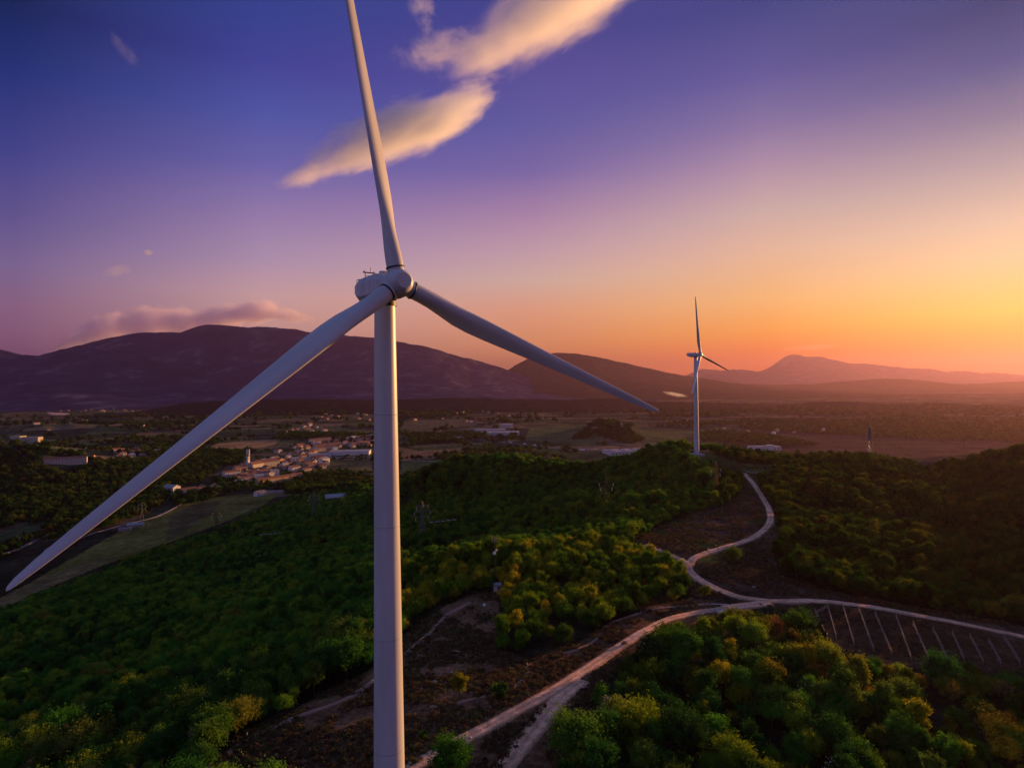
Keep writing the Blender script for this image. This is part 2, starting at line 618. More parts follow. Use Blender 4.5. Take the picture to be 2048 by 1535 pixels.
M['ground'] = ground_material()
M['gravel'] = ground_material('gravel_road', ((2.5, .7, 1.3), (.5, .7, 1.3), (.07, .8, 1.2)), .12)
az = np.concatenate((np.linspace(-180, -62, 40)[:-1], np.linspace(-62, 62, 760), np.linspace(62, 180, 40)[1:]))
rad = [0.5]
while rad[-1] < 24000:
    r_ = rad[-1]
    rad.append(r_ + (6 if r_ < 60 else max(1.1, r_ * .0085)))
rad = np.array(rad)
A_, R_ = np.meshgrid(np.radians(az), rad, indexing='ij')
GX, GY = R_ * np.sin(A_), R_ * np.cos(A_)
GZ = H(GX, GY)
ground = link('ground', grid_mesh('ground', GX, GY, GZ, M['ground'], land_colour(GX, GY, GZ)))
tag(ground, 'rolling ground from the bare hill slopes down to the valley floor', None, None, 'structure')


# ------------------------------------------------------------------ far hills and mountains
def hill_material(name, c1, c2, c3, scale):
    m = bpy.data.materials.new(name)
    nt, out, N, L = nodes(m)
    b = N('ShaderNodeBsdfPrincipled')
    b.inputs['Roughness'].default_value = 1
    b.inputs['Specular IOR Level'].default_value = 0.0
    L(b.outputs[0], out.inputs[0])
    tc = N('ShaderNodeTexCoord')
    nz = N('ShaderNodeTexNoise')
    nz.inputs['Scale'].default_value = scale
    nz.inputs['Detail'].default_value = 9
    nz.inputs['Roughness'].default_value = .65
    L(tc.outputs['Object'], nz.inputs['Vector'])
    r = N('ShaderNodeValToRGB')
    e = r.color_ramp.elements
    e[0].position, e[0].color = .36, (*c1, 1)
    e[1].position, e[1].color = .68, (*c3, 1)
    k = e.new(.56)
    k.color = (*c2, 1)
    L(nz.outputs['Fac'], r.inputs[0])
    L(r.outputs[0], b.inputs['Base Color'])
    return m


M['mount'] = hill_material('haze_tinted_mountain', (.028, .032, .072), (.056, .056, .105), (.18, .15, .18), .0032)  # blue-violet cast of distant hazy air is put into the base colour
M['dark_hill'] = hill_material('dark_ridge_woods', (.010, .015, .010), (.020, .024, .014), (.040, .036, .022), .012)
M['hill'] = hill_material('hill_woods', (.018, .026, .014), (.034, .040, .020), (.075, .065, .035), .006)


def ridge(name, label, pts, D, front, back, mat, rough=.12, jag=3.0, ns=420, nv=70, seed=1, power=1.25, foot=-172, gul=.22):
    pts = np.array(pts, float)
    px = np.linspace(pts[0, 0], pts[-1, 0], ns)
    # smooth-ish crest through the given points
    py = np.interp(px, pts[:, 0], pts[:, 1])
    ker = np.hanning(5)
    ker /= ker.sum()
    pad = np.pad(py, 2, mode='edge')
    py = np.convolve(pad, ker, 'valid')
    cx, cz = [], []
    for a, b in zip(px, py):
        q = P(a, b, D)
        cx.append(q[0])
        cz.append(q[2])
    cx, cz = np.array(cx), np.array(cz)
    t = np.concatenate((np.linspace(0, 1, nv), 1 + np.linspace(0, 1, 16)[1:]))
    X = np.repeat(cx[:, None], len(t), 1)
    depth = np.where(t <= 1, D - front * (1 - t), D + back * (t - 1))
    Yg = np.repeat(depth[None], ns, 0)
    wob = (fbm(X / (front * .8), Yg / (front * .8), seed + 3, 3) - .5) * front * .25 * np.sin(np.pi * np.clip(t, 0, 1))[None]
    Yg = Yg + wob
    s = np.where(t <= 1, np.abs(t) ** power, np.maximum(1 - (t - 1), 0) ** 1.3)
    hgt = np.maximum(cz - foot, 8)[:, None]
    n1 = np.abs(fbm(X / (front * .22), Yg / (front * .6), seed, 5, .55) - .5) * 2
    prof = s[None] * (1 - gul * (1 - n1) * np.clip(1 - np.abs(t - .55) / .55, 0, 1)[None])
    Z = foot + hgt * prof
    Z = Z + (fbm(X / (front * .05), Yg / (front * .05), seed + 8, 4, .6) - .5) * jag * 2 * np.clip(t * 4, 0, 1)[None]
    Z[:, 0] = foot - 30
    Z[:, -1] = foot - 30
    me = grid_mesh(name, X, Yg, Z, mat)
    o = link(name, me)
    return tag(o, label, None, None, 'structure')


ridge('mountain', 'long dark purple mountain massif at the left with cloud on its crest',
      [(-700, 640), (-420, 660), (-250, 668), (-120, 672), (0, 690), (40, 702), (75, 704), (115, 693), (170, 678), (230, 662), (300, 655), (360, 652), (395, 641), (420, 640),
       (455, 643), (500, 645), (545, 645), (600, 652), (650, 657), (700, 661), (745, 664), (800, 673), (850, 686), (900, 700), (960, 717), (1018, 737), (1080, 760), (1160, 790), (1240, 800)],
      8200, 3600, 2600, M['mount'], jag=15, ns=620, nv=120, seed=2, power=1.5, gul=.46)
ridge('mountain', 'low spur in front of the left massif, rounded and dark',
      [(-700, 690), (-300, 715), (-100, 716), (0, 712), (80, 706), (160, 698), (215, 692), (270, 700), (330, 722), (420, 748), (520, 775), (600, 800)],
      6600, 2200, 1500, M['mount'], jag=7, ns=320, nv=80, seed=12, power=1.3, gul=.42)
ridge('hill', 'rounded dusky hill right of the tall tower, sloping down to the right',
      [(930, 790), (985, 760), (1030, 728), (1060, 712), (1090, 704), (1115, 702), (1150, 704), (1200, 712), (1260, 725), (1330, 742), (1400, 755), (1470, 765), (1530, 772), (1600, 782), (1680, 800)],
      9400, 3600, 2000, M['hill'], jag=13, ns=360, nv=90, seed=22, power=1.35, gul=.25)
ridge('hill', 'long low reddish hill ridge below the far orange mountain',
      [(1380, 792), (1440, 776), (1500, 768), (1560, 768), (1620, 768), (1680, 762), (1740, 758), (1790, 756), (1840, 759), (1900, 766), (1950, 767), (2000, 764), (2060, 761), (2200, 752), (2400, 745), (2600, 755)],
      10800, 3000, 2000, M['hill'], jag=13, ns=380, nv=80, seed=32, power=1.4, gul=.25)
ridge('hill', 'faint low ridge between two reddish ridges at the right',
      [(1660, 806), (1740, 792), (1800, 788), (1860, 790), (1900, 789), (1950, 796), (1990, 798), (2060, 796), (2200, 790), (2400, 790)],
      6800, 1200, 900, M['dark_hill'], jag=5, ns=260, nv=50, seed=42)
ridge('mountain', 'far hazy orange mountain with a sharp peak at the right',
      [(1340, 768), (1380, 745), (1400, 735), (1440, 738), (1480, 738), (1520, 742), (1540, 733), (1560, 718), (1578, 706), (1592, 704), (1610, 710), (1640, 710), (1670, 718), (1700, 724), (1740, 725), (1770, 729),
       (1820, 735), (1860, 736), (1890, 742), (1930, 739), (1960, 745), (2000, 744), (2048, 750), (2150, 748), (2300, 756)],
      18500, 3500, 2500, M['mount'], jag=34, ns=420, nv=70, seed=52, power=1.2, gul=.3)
ridge('hill', 'dark wooded low ridge running across the middle of the valley',
      [(360, 806), (450, 800), (560, 798), (640, 797), (700, 798), (760, 799), (850, 796), (930, 795), (1020, 797), (1100, 799), (1180, 797), (1240, 795), (1320, 803), (1400, 804), (1480, 806), (1560, 812), (1640, 820)],
      4300, 900, 700, M['dark_hill'], jag=7, ns=420, nv=60, seed=62, power=1.1)
ridge('hill', 'dark wooded ridge at the right, between plain and hazy hills',
      [(1440, 822), (1500, 813), (1560, 812), (1610, 808), (1640, 803), (1665, 801), (1700, 803), (1740, 806), (1790, 809), (1850, 806), (1880, 805), (1940, 809), (1990, 812), (2048, 818), (2150, 815), (2300, 810), (2500, 815)],
      3700, 1000, 700, M['dark_hill'], jag=8, ns=380, nv=60, seed=72, power=1.2)

# ------------------------------------------------------------------ roads
def drape(name, pix, width, mat, lift=.22, label=None, step=None, world=None, w_end=None):
    pts = world if world is not None else [at(*q) for q in pix]
    pts = [Vector((p[0], p[1], 0)) for p in pts]
    # Catmull-Rom resample in plan
    fine = []
    for i in range(len(pts) - 1):
        p0 = pts[max(i - 1, 0)]
        p1, p2 = pts[i], pts[i + 1]
        p3 = pts[min(i + 2, len(pts) - 1)]
        n = max(2, int((p2 - p1).length / (step or 1.6)))
        for k in range(n):
            t = k / n
            fine.append(.5 * ((2 * p1) + (p2 - p0) * t + (2 * p0 - 5 * p1 + 4 * p2 - p3) * t * t + (3 * p1 - p0 - 3 * p2 + p3) * t ** 3))
    fine.append(pts[-1])
    nx = 11
    X, Y = np.empty((len(fine), nx)), np.empty((len(fine), nx))
    for i, p in enumerate(fine):
        d = fine[min(i + 1, len(fine) - 1)] - fine[max(i - 1, 0)]
        nrm = Vector((-d.y, d.x, 0)).normalized()
        wd = width if w_end is None else width + (w_end - width) * i / len(fine)
        for k in range(nx):
            j = (k / (nx - 1) - .5) * wd
            if k in (0, nx - 1):
                j += (vnoise(np.array(i * .35), np.array(k * 3.1), 5) - .5) * .9 * (1 if mat in (M['gravel'], M['dirt']) else 0)
            q = p + nrm * j
            X[i, k], Y[i, k] = q.x, q.y
    Z = H(X, Y)
    Z = np.repeat(Z.max(1, keepdims=True) * .5, nx, 1) + Z * .5 + lift
    Z[:, 0] -= lift + .25
    Z[:, -1] -= lift + .25
    prof = np.array([.20, .55, .80, 1.0, .92, .66, .92, 1.0, .85, .58, .20])[None, :, None]
    wear = (fbm(X / 5, Y / 5, 91, 3)[..., None] - .5) * .5
    cols = np.clip(prof + wear * (1 - np.abs(prof - .6)), .12, 1.1) * np.array((.86, .50, .31)) + (1 - np.clip(prof, 0, 1)) * np.array((.05, .035, .02))
    o = link(name, grid_mesh(name, X, Y, Z, mat, cols if mat is M['gravel'] else None))
    tag(o, label, None, None, 'structure')
    return fine


drape('road', [(780, 1560), (830, 1530), (920, 1482), (1000, 1440), (1080, 1396), (1160, 1347), (1230, 1300), (1290, 1262), (1340, 1238), (1400, 1224), (1460, 1216)],
      3.7, M['gravel'], label='straight pinkish gravel road climbing past the tall tower')
drape('road', [(1360, 1117), (1378, 1140), (1400, 1160), (1440, 1181), (1490, 1196), (1560, 1203), (1640, 1202), (1720, 1211), (1800, 1224), (1900, 1243), (2000, 1264), (2100, 1286), (2250, 1325)],
      3.7, M['gravel'], lift=.26, label='curving gravel road from the fork to the right edge above the vineyard')
drape('road', [(1376, 1135), (1384, 1120), (1410, 1107), (1440, 1098), (1480, 1086), (1510, 1073), (1532, 1056), (1541, 1040), (1538, 1020), (1526, 996), (1510, 972), (1496, 955), (1488, 946)],
      3.9, M['gravel'], lift=.3, label='gravel road bending up towards the far turbine')
drape('road', [(1290, 1090), (1320, 1102), (1350, 1114), (1374, 1128), (1380, 1140)], 3.2, M['gravel'], lift=.34, label='short gravel branch joining the fork from the left')
drape('road', [(1445, 1217), (1490, 1212), (1540, 1206)], 5.0, M['gravel'], lift=.32, label='gravel shoulder at the road junction')
drape('path', [(960, 1600), (1010, 1535), (1050, 1482), (1090, 1430), (1120, 1398), (1145, 1375), (1165, 1360)], 4.6, M['gravel'], lift=.18, label='rough pale gravel track branching off below the road')
drape('path', [(380, 1575), (440, 1520), (500, 1478), (580, 1440), (660, 1412), (720, 1383), (765, 1345), (812, 1308), (850, 1275), (895, 1230), (940, 1205)],
      1.9, M['dirt'], label='narrow brown footpath on the wood edge left of the tower')
drape('path', [(1110, 1312), (1150, 1300), (1185, 1285), (1205, 1262), (1225, 1245), (1290, 1222), (1350, 1213), (1420, 1207)], 1.1, M['dirt'], label='thin footpath along the foot of the wooded knoll')
drape('path', [(860, 1415), (940, 1400), (1000, 1385), (1040, 1365), (1055, 1345), (1050, 1325)], 1.2, M['dirt'], label='worn earth line in the bare slope above the road')
# valley lanes
drape('road', [(584, 932), (610, 923), (640, 919), (675, 914), (745, 914)], 6, M['paleroad'], step=8, lift=.5, label='pale lane from the village to the long warehouse')
drape('road', [(622, 928), (632, 940), (646, 948), (690, 952)], 7, M['paleroad'], step=8, lift=.6, label='pale lane bending round the field beside the village')
drape('road', [(-40, 1122), (20, 1103), (60, 1086), (90, 1070), (112, 1056)], 5, M['paleroad'], step=6, lift=.5, label='pale lane at the left edge below the woods')
drape('road', [(92, 1112), (90, 1102), (105, 1092), (140, 1082), (190, 1065), (260, 1046), (320, 1030), (370, 1004)], 3.2, M['paleroad'], step=6, lift=.5, label='dusty farm track along the upper edge of the green field')
drape('road', [(800, 921), (860, 922), (895, 926)], 6, M['paleroad'], step=8, lift=.5, label='pale field lane behind the wooded hill')
MW = drape('road', [(930, 876), (980, 882), (1060, 891), (1150, 901), (1230, 911), (1300, 920)], 24, M['asphalt'], step=20, lift=.8, label='motorway crossing the valley with lorries on it')
drape('road', [(1170, 897), (1210, 900), (1260, 905)], 7, M['paleroad'], step=12, lift=.9, label='pale service road beside the motorway')

# ------------------------------------------------------------------ wind turbines
def turbine_mesh_blade(a, rlen, root, hubr):
    rings = []
    st = [0, .012, .03, .06, .10, .15, .20, .26, .34, .44, .55, .66, .77, .87, .94, .98, .995, 1.0]
    chord = [2.05, 2.05, 2.06, 2.12, 2.3, 2.55, 2.68, 2.6, 2.38, 2.08, 1.8, 1.55, 1.32, 1.08, .86, .6, .35, .08]
    thick = [2.05, 2.05, 2.02, 1.85, 1.55, 1.25, 1.0, .84, .70, .56, .45, .37, .29, .22, .17, .12, .07, .02]
    twist = [16, 16, 16, 16, 15, 13, 11, 9, 7, 5, 3.5, 2.3, 1.3, .5, 0, -.4, -.6, -.7]
    n = 28
    for s, c, t, tw in zip(st, chord, thick, twist):
        r = hubr + (rlen - hubr) * s
        k = min(1, max(0, (s - .02) / .15))       # 0 round root, 1 airfoil
        k = k * k * (3 - 2 * k)
        ring = []
        for i in range(n):
            th = 2 * math.pi * i / n
            cx, cy = math.cos(th) * c / 2, math.sin(th) * t / 2
            xx = (1 - math.cos(th)) / 2         # 0 leading .. 1 trailing
            # thin the trailing half
            ay = math.sin(th) * t / 2 * (1 - .75 * max(0, (1 - math.cos(th)) / 2 - .35) / .65)
            ax = -c * .30 + c * xx
            y = cy * (1 - k) + ay * k
            x = -cx * (1 - k) + ax * k
            w = R(tw)
            # prebend: the tip leans a little upwind
            pb = a * s * s
            ring.append((x * math.cos(w) - y * math.sin(w), -pb + x * math.sin(w) + y * math.cos(w), r))
        rings.append(ring)
    return rings


def make_turbine(label, base, theta, phase, tilt, cone, hub_h, group, pitch=0.0):
    T = empty('wind_turbine', base, theta)
    tag(T, label, 'wind turbine', group)
    top = hub_h - 2.05
    tw = MB()
    n = 64
    zs = [-3, 0, 20, 40, 58, top - 1.2, top]
    r_at = lambda z: 2.12 + (1.30 - 2.12) * max(0, z) / top
    tw.loft([[(r_at(z) * math.cos(2 * math.pi * i / n), r_at(z) * math.sin(2 * math.pi * i / n), z) for i in range(n)] for z in zs])
    tower = tw.build('tower', M['white'], T)
    for z in (22.0, 36.0, 50.0, 64.0):
        fl = MB()
        fl.loft([[((r_at(z) + e) * math.cos(2 * math.pi * i / n), (r_at(z) + e) * math.sin(2 * math.pi * i / n), z + dz) for i in range(n)]
                 for e, dz in ((.0, -.05), (.012, -.04), (.012, .04), (.0, .05))], False, False)
        fl.build('flange', M['seam'], tower)
    bs = MB()
    bs.loft([[(1.45 * math.cos(2 * math.pi * i / n), 1.45 * math.sin(2 * math.pi * i / n), z) for i in range(n)] for z in (top - .25, top + .35)])
    bs.build('yaw_bearing', M['seal'], tower)
    # nacelle: faceted body behind the hub, built along +y
    nc = MB()
    sec = [(-2.35, 1.25, .98, .02), (-1.9, 1.55, 1.35, 0), (-.6, 1.8, 1.72, 0), (3.2, 1.82, 1.78, .03), (5.4, 1.72, 1.55, .25), (7.0, 1.25, .92, .55)]
    rings = []
    for y, w, h, dz in sec:
        pr = [(-1, -.45), (-.62, -1), (.62, -1), (1, -.45), (1, .5), (.72, .95), (-.72, .95), (-1, .5)]
        rings.append([(a * w, y, hub_h + dz + b * h) for a, b in pr])
    nc.loft(rings, smooth=False)
    nac = nc.build('nacelle', M['white'], T)
    cv = MB()
    cv.loft([[(.75 * math.cos(2 * math.pi * i / 16), -.1 + .55 * math.sin(2 * math.pi * i / 16), hub_h + z) for i in range(16)] for z in (1.55, 1.95, 2.05)], smooth=True)
    cv.build('roof_hatch', M['white'], nac)
    ms = MB()
    y0, z0 = 5.0, hub_h + 1.5
    for sx in (-.55, .55):
        ms.tube((sx, y0, z0 - .5), (sx, y0, z0 + 1.15), .05)
    for k in range(3):
        ms.tube((-.55, y0, z0 + .15 + .33 * k), (.55, y0, z0 + .15 + .33 * k), .035)
    ms.tube((-.85, y0, z0 + 1.2), (.85, y0, z0 + 1.2), .08)
    ms.tube((-.7, y0, z0 + 1.2), (-.7, y0, z0 + 1.45), .06)
    ms.tube((.7, y0, z0 + 1.2), (.7, y0, z0 + 1.45), .06)
    ms.tube((.2, y0, z0 + 1.2), (.2, y0, z0 + 1.95), .03)
    ms.build('weather_mast', M['dark_steel'], nac)
    rl = MB()
    q = [(-1.0, 5.6, hub_h + 1.5), (-1.0, 6.9, hub_h + 1.55), (1.0, 6.9, hub_h + 1.55), (1.0, 5.6, hub_h + 1.5)]
    for a, b in zip(q, q[1:]):
        rl.tube((a[0], a[1], a[2] + .35), (b[0], b[1], b[2] + .35), .035)
    for a in q:
        rl.tube((a[0], a[1], a[2] - .6), (a[0], a[1], a[2] + .35), .03)
    rl.build('guard_rail', M['dark_steel'], nac)
    # rotor frame
    ct, st_ = math.cos(tilt), math.sin(tilt)
    axis = Vector((0, -ct, st_))
    up = Vector((0, st_, ct))
    side = Vector((1, 0, 0))
    hubp = Vector((0, -4.0, hub_h))

    def W(x, y, z):
        """rotor coords: x side, y along axis, z up"""
        return hubp + side * x + axis * y + up * z
    hb = MB()
    prof = [(1.30, -1.75), (1.62, -1.55), (1.72, -.9), (1.75, -.2), (1.70, .45), (1.55, 1.0), (1.30, 1.42), (1.02, 1.66)]
    hb.loft([[W(r * math.cos(2 * math.pi * i / 40), y, r * math.sin(2 * math.pi * i / 40)) for i in range(40)] for r, y in prof])
    hubo = hb.build('hub', M['white'], T)
    cp = MB()
    cp.loft([[W(r * math.cos(2 * math.pi * i / 40), y, r * math.sin(2 * math.pi * i / 40)) for i in range(40)] for r, y in ((1.0, 1.6), (.97, 1.70), (.93, 1.73))], smooth=False)
    cp.build('nose_cap', M['white'], hubo)
    hubr = 1.95
    rings = turbine_mesh_blade(0.6, 46.25, 0, hubr)
    bm_ = MB()
    bm_.loft(rings)
    me = bm_.mesh('blade', M['white'])
    cm = MB()
    ring = []
    for rr, zz in ((1.02, 1.86), (1.13, 1.86), (1.13, 2.03), (1.02, 2.03)):
        ring.append([(rr * math.cos(2 * math.pi * i / 36), rr * math.sin(2 * math.pi * i / 36), zz) for i in range(36)])
    cm.loft(ring, False, False)
    colm = cm.mesh('root_collar', M['seal'])
    sm = MB()
    sm.loft([[(1.04 * math.cos(2 * math.pi * i / 36), 1.04 * math.sin(2 * math.pi * i / 36), zz) for i in range(36)] for zz in (.2, 1.97)])
    stub = sm.mesh('blade_socket', M['white'])
    for k in range(3):
        g = phase + k * 2 * math.pi / 3
        d = (up * math.cos(g) + side * math.sin(g)) * math.cos(cone) + axis * math.sin(cone)
        t = (-up * math.sin(g) + side * math.cos(g))
        yv = d.cross(t)            # right-handed: x=t, y=z cross x, z=d
        m4 = Matrix.Identity(4)
        for i in range(3):
            m4[i][0], m4[i][1], m4[i][2], m4[i][3] = t[i], yv[i], d[i], hubp[i]
        m4 = m4 @ Matrix.Rotation(pitch, 4, 'Z')
        b = link('blade', me, T)
        b.matrix_local = m4
        link('root_collar', colm, b)
        s = link('blade_socket', stub, hubo)
        s.matrix_local = m4
    return T


def turbine_base(hub, theta, hub_h):
    ax = Vector((math.sin(theta), -math.cos(theta)))
    return (hub[0] - 4 * ax.x, hub[1] - 4 * ax.y, hub[2] - hub_h)


make_turbine('huge white wind turbine filling the foreground, its hub in mid picture', turbine_base((-13.66, 72.64, 12.28), R(35.61), 80), R(35.61), R(-8.59), R(6), R(1.3), 80,
             'wind turbines on the wooded hills', R(18))
T2p = at(1393, 909)
t2h = 80.0
T2 = make_turbine('small distant wind turbine standing on the far wooded hilltop', (T2p[0], T2p[1], T2p[2] - .5), R(49), R(-14), R(5), R(6), t2h, 'wind turbines on the wooded hills', R(72))
pad = MB()
ring = lambda r, z: [(r * math.cos(2 * math.pi * i / 40), r * math.sin(2 * math.pi * i / 40), z) for i in range(40)]
pad.loft([ring(6.5, -1.5), ring(6.5, .7), ring(6.2, .8)], smooth=False)
pd = pad.build('concrete_pad', M['concrete'], None, (T2p[0], T2p[1], T2p[2]))
tag(pd, 'round pale concrete base under the distant wind turbine', 'concrete base')
# ------------------------------------------------------------------ trees
def crown_mesh(name, seed, rx, rz, nl, nleaf, leaf, mat, base=0.0, cone=False, core=True, blossom=0):
    """leaf clumps on irregular lobes round a hidden dark core; returns mesh (crown base at z=base)"""
    g = np.random.default_rng(seed)
    lobes = []
    if cone:
        for k in range(nl):
            t = (k + .5) / nl
            r = rx * (1 - t) ** .8 + .15
            for j in range(max(1, int(5 * (1 - t)) + 1)):
                a = g.uniform(0, 6.28)
                lobes.append((r * .55 * math.cos(a), r * .55 * math.sin(a), base + rz * 2 * t, r * .55 + .2, r * .35 + .25))
    else:
        for k in range(nl):
            a = k * 2.4 + g.uniform(-.5, .5)
            t = g.uniform(0, 1) ** .8
            el = math.asin(2 * t - 1) * .85 + .22
            rr = g.uniform(.42, .86)
            lr = g.uniform(.20, .42) * rx
            lobes.append((rx * rr * math.cos(el) * math.cos(a), rx * rr * math.cos(el) * math.sin(a), base + rz + rz * rr * 1.02 * math.sin(el), lr, lr * g.uniform(.7, 1.0) * rz / rx))
        lobes.append((0, 0, base + rz * 1.05, rx * .62, rz * .70))
    lobes = np.array(lobes)
    wgt = lobes[:, 3] ** 2
    per = 34                                     # leaves to a tuft
    nt_ = max(8, nleaf // per)
    li = g.choice(len(lobes), nt_, p=wgt / wgt.sum())
    d = g.normal(size=(nt_, 3))
    d[:, 2] = d[:, 2] * .9 + .35
    d /= np.linalg.norm(d, axis=1)[:, None]
    rad_ = g.uniform(.72, 1.16, nt_)
    tc_ = lobes[li, :3] + d * np.stack((lobes[li, 3], lobes[li, 3], lobes[li, 4]), 1) * rad_[:, None]
    tl = g.uniform(.55, 1.35, nt_) * rx * .11
    ti = np.repeat(np.arange(nt_), per)
    nleaf = len(ti)
    off = g.normal(size=(nleaf, 3)) * tl[ti][:, None]
    al = np.abs(g.normal(size=nleaf)) * tl[ti] * 1.1        # tufts reach outwards and up
    dd = d[ti] + np.array((0, 0, .5))
    c = tc_[ti] + off + dd * al[:, None]
    d = d[ti]
    nrm = d + g.normal(size=(nleaf, 3)) * .7
    nrm /= np.linalg.norm(nrm, axis=1)[:, None]
    t = np.cross(nrm, g.normal(size=(nleaf, 3)))
    t /= np.linalg.norm(t, axis=1)[:, None]
    b = np.cross(nrm, t)
    s = leaf * g.uniform(.55, 1.3, nleaf)[:, None]
    e = s * g.uniform(.5, .8, nleaf)[:, None]
    q = np.stack((c - t * s, c - b * e * .8 + nrm * s * .15, c + t * s, c + b * e), 1).reshape(-1, 3)
    me = bpy.data.meshes.new(name)
    vs = q
    fs = np.arange(nleaf * 4).reshape(-1, 4)
    polys = [tuple(f) for f in fs.tolist()]
    verts = vs.tolist()
    mi = [0] * nleaf
    if core:
        for lx, ly, lz, lr, lh in lobes.tolist():
            n0 = len(verts)
            for i in range(5):
                ph = -math.pi / 2 + math.pi * i / 4
                for j in range(7):
                    a = 6.2832 * j / 7
                    k = .66 + .14 * math.sin(3 * a + lx * 5 + i)
                    verts.append((lx + lr * k * math.cos(ph) * math.cos(a), ly + lr * k * math.cos(ph) * math.sin(a), lz + lh * k * math.sin(ph)))
            for i in range(4):
                for j in range(7):
                    polys.append((n0 + i * 7 + j, n0 + i * 7 + (j + 1) % 7, n0 + (i + 1) * 7 + (j + 1) % 7, n0 + (i + 1) * 7 + j))
    me.from_pydata(verts, [], polys)
    me.materials.append(mat)
    me.update()
    return me


def blossom_mesh(name, seed, rx, rz, base, n, size):
    g = np.random.default_rng(seed)
    verts, polys = [], []
    for k in range(n):
        d = g.normal(size=3)
        d[2] = abs(d[2]) * .9 - .1
        d /= np.linalg.norm(d)
        c = np.array((d[0] * rx, d[1] * rx, base + rz + d[2] * rz)) * 1.0
        for j in range(9):
            p = c + g.normal(size=3) * .38
            t = g.normal(size=3)
            t /= np.linalg.norm(t)
            b = np.cross(t, g.normal(size=3))
            b /= np.linalg.norm(b)
            s = size * g.uniform(.6, 1.3)
            n0 = len(verts)
            verts += [tuple(p - t * s), tuple(p - b * s * .7), tuple(p + t * s), tuple(p + b * s * .7)]
            polys.append((n0, n0 + 1, n0 + 2, n0 + 3))
    me = bpy.data.meshes.new(name)
    me.from_pydata(verts, [], polys)
    me.materials.append(M['blossom'])
    return me


def trunk_mesh(name, seed, h, r, reach):
    g = random.Random(seed)
    m = MB()
    p = Vector((0, 0, -.6))
    q = Vector((g.uniform(-.2, .2), g.uniform(-.2, .2), h * .45))
    m.tube(p, q, r, r * .75, 7)
    top = Vector((g.uniform(-.4, .4), g.uniform(-.4, .4), h))
    m.tube(q, top, r * .75, r * .25, 6)
    for k in range(5):
        a = k * 1.3 + g.uniform(0, 1)
        s = q.lerp(top, .1 + .16 * k)
        e = s + Vector((math.cos(a) * reach * g.uniform(.6, 1), math.sin(a) * reach * g.uniform(.6, 1), h * g.uniform(.15, .35)))
        m.tube(s, e, r * .38, r * .08, 5)
    return m.mesh(name, M['bark'])


BROAD = []      # (crown mesh, trunk mesh, crown radius, total height)
for i, (rx, rz, h0) in enumerate(((3.2, 3.0, 1.6), (3.8, 3.2, 1.8), (2.6, 3.6, 1.5), (3.4, 2.6, 1.3), (4.2, 3.7, 2.0), (2.4, 2.5, 1.2), (2.7, 4.2, 1.8), (3.6, 2.8, 1.5))):
    BROAD.append((crown_mesh('crown', 100 + i, rx, rz, (16, 24, 12, 20, 28, 14, 18, 22)[i], (5200, 6200, 4200, 5000, 6800, 3200, 4600, 5200)[i], .20, M['leaf'], h0), trunk_mesh('trunk', i, h0 + rz * 1.2, .22, rx * .6), rx, h0 + 2 * rz))
LOW = [crown_mesh('crown', 200 + i, 3.6 + .3 * (i % 3), 3.1 + .3 * (i % 2), 11, 900, .52, M['leaf'], 1.4) for i in range(5)]
CONIF = [(crown_mesh('crown', 300 + i, 2.3 + .3 * i, 5.5 + .7 * i, 9, 3600, .26, M['needle'], 1.0, cone=True), trunk_mesh('trunk', 50 + i, 9, .2, .8), 2.3, 12) for i in range(3)]
BUSH = [(crown_mesh('crown', 400 + i, 1.5, 1.3, 8, 1500, .16, M['leaf'], .1), trunk_mesh('trunk', 70 + i, 1.2, .07, .6), 1.5, 2.7) for i in range(3)]
BLOSS = [blossom_mesh('blossom', 500 + i, 3.1, 2.7, 2.0, 34, .13) for i in range(3)]
TUFT = [crown_mesh('tuft', 600 + i, .8, .45, 5, 160, .14, M['dry'], 0, core=False) for i in range(3)]

SPARSE = [crown_mesh('crown', 700 + i, 2.8, 3.2, 9, 1100, .16, M['dry'], 2.2, core=False) for i in range(3)]
BARE = []
for i in range(3):
    b_ = MB()
    gr = random.Random(80 + i)
    b_.tube((0, 0, -.6), (.2, .1, 4), .2, .14, 7)
    b_.tube((.2, .1, 4), (.1, -.2, 8.6), .14, .03, 6)
    for k_ in range(16):
        a_ = k_ * 2.4 + gr.uniform(-.4, .4)
        z_ = 2.4 + k_ * .36
        l_ = gr.uniform(1.4, 3.0) * (1 - k_ / 26)
        e_ = (math.cos(a_) * l_, math.sin(a_) * l_, z_ + l_ * .75)
        b_.tube((.15, 0, z_), e_, .08, .03, 5)
        for q_ in (-.6, .6):
            b_.tube((e_[0] * .6, e_[1] * .6, z_ + l_ * .45), (e_[0] * .8 + math.cos(a_ + q_) * .9, e_[1] * .8 + math.sin(a_ + q_) * .9, z_ + l_ * .8 + .5), .04, .015, 4)
    BARE.append(b_.mesh('trunk', M['bark']))



def in_clear(x, y, z, h):
    r = np.zeros(x.shape, bool)
    for hh in (0, h * .45, h * .85):
        px, py = proj(x, y, z + hh)
        for poly in CLEAR:
            r |= in_poly(px, py, poly)
    return r


FOREST = [(-600, 1270), (-300, 1230), (0, 1234), (120, 1186), (250, 1130), (330, 1102), (400, 1080), (470, 1050), (540, 1018), (580, 1000), (640, 986), (700, 978), (750, 972), (800, 968),
          (850, 946), (930, 915), (1000, 915), (1100, 925), (1180, 935), (1260, 925), (1340, 892), (1400, 890), (1450, 903), (1550, 920), (1640, 922), (1700, 918), (1760, 920), (1850, 938), (1950, 922),
          (2048, 902), (2300, 880), (2900, 880), (2900, 2600), (-600, 2600)]

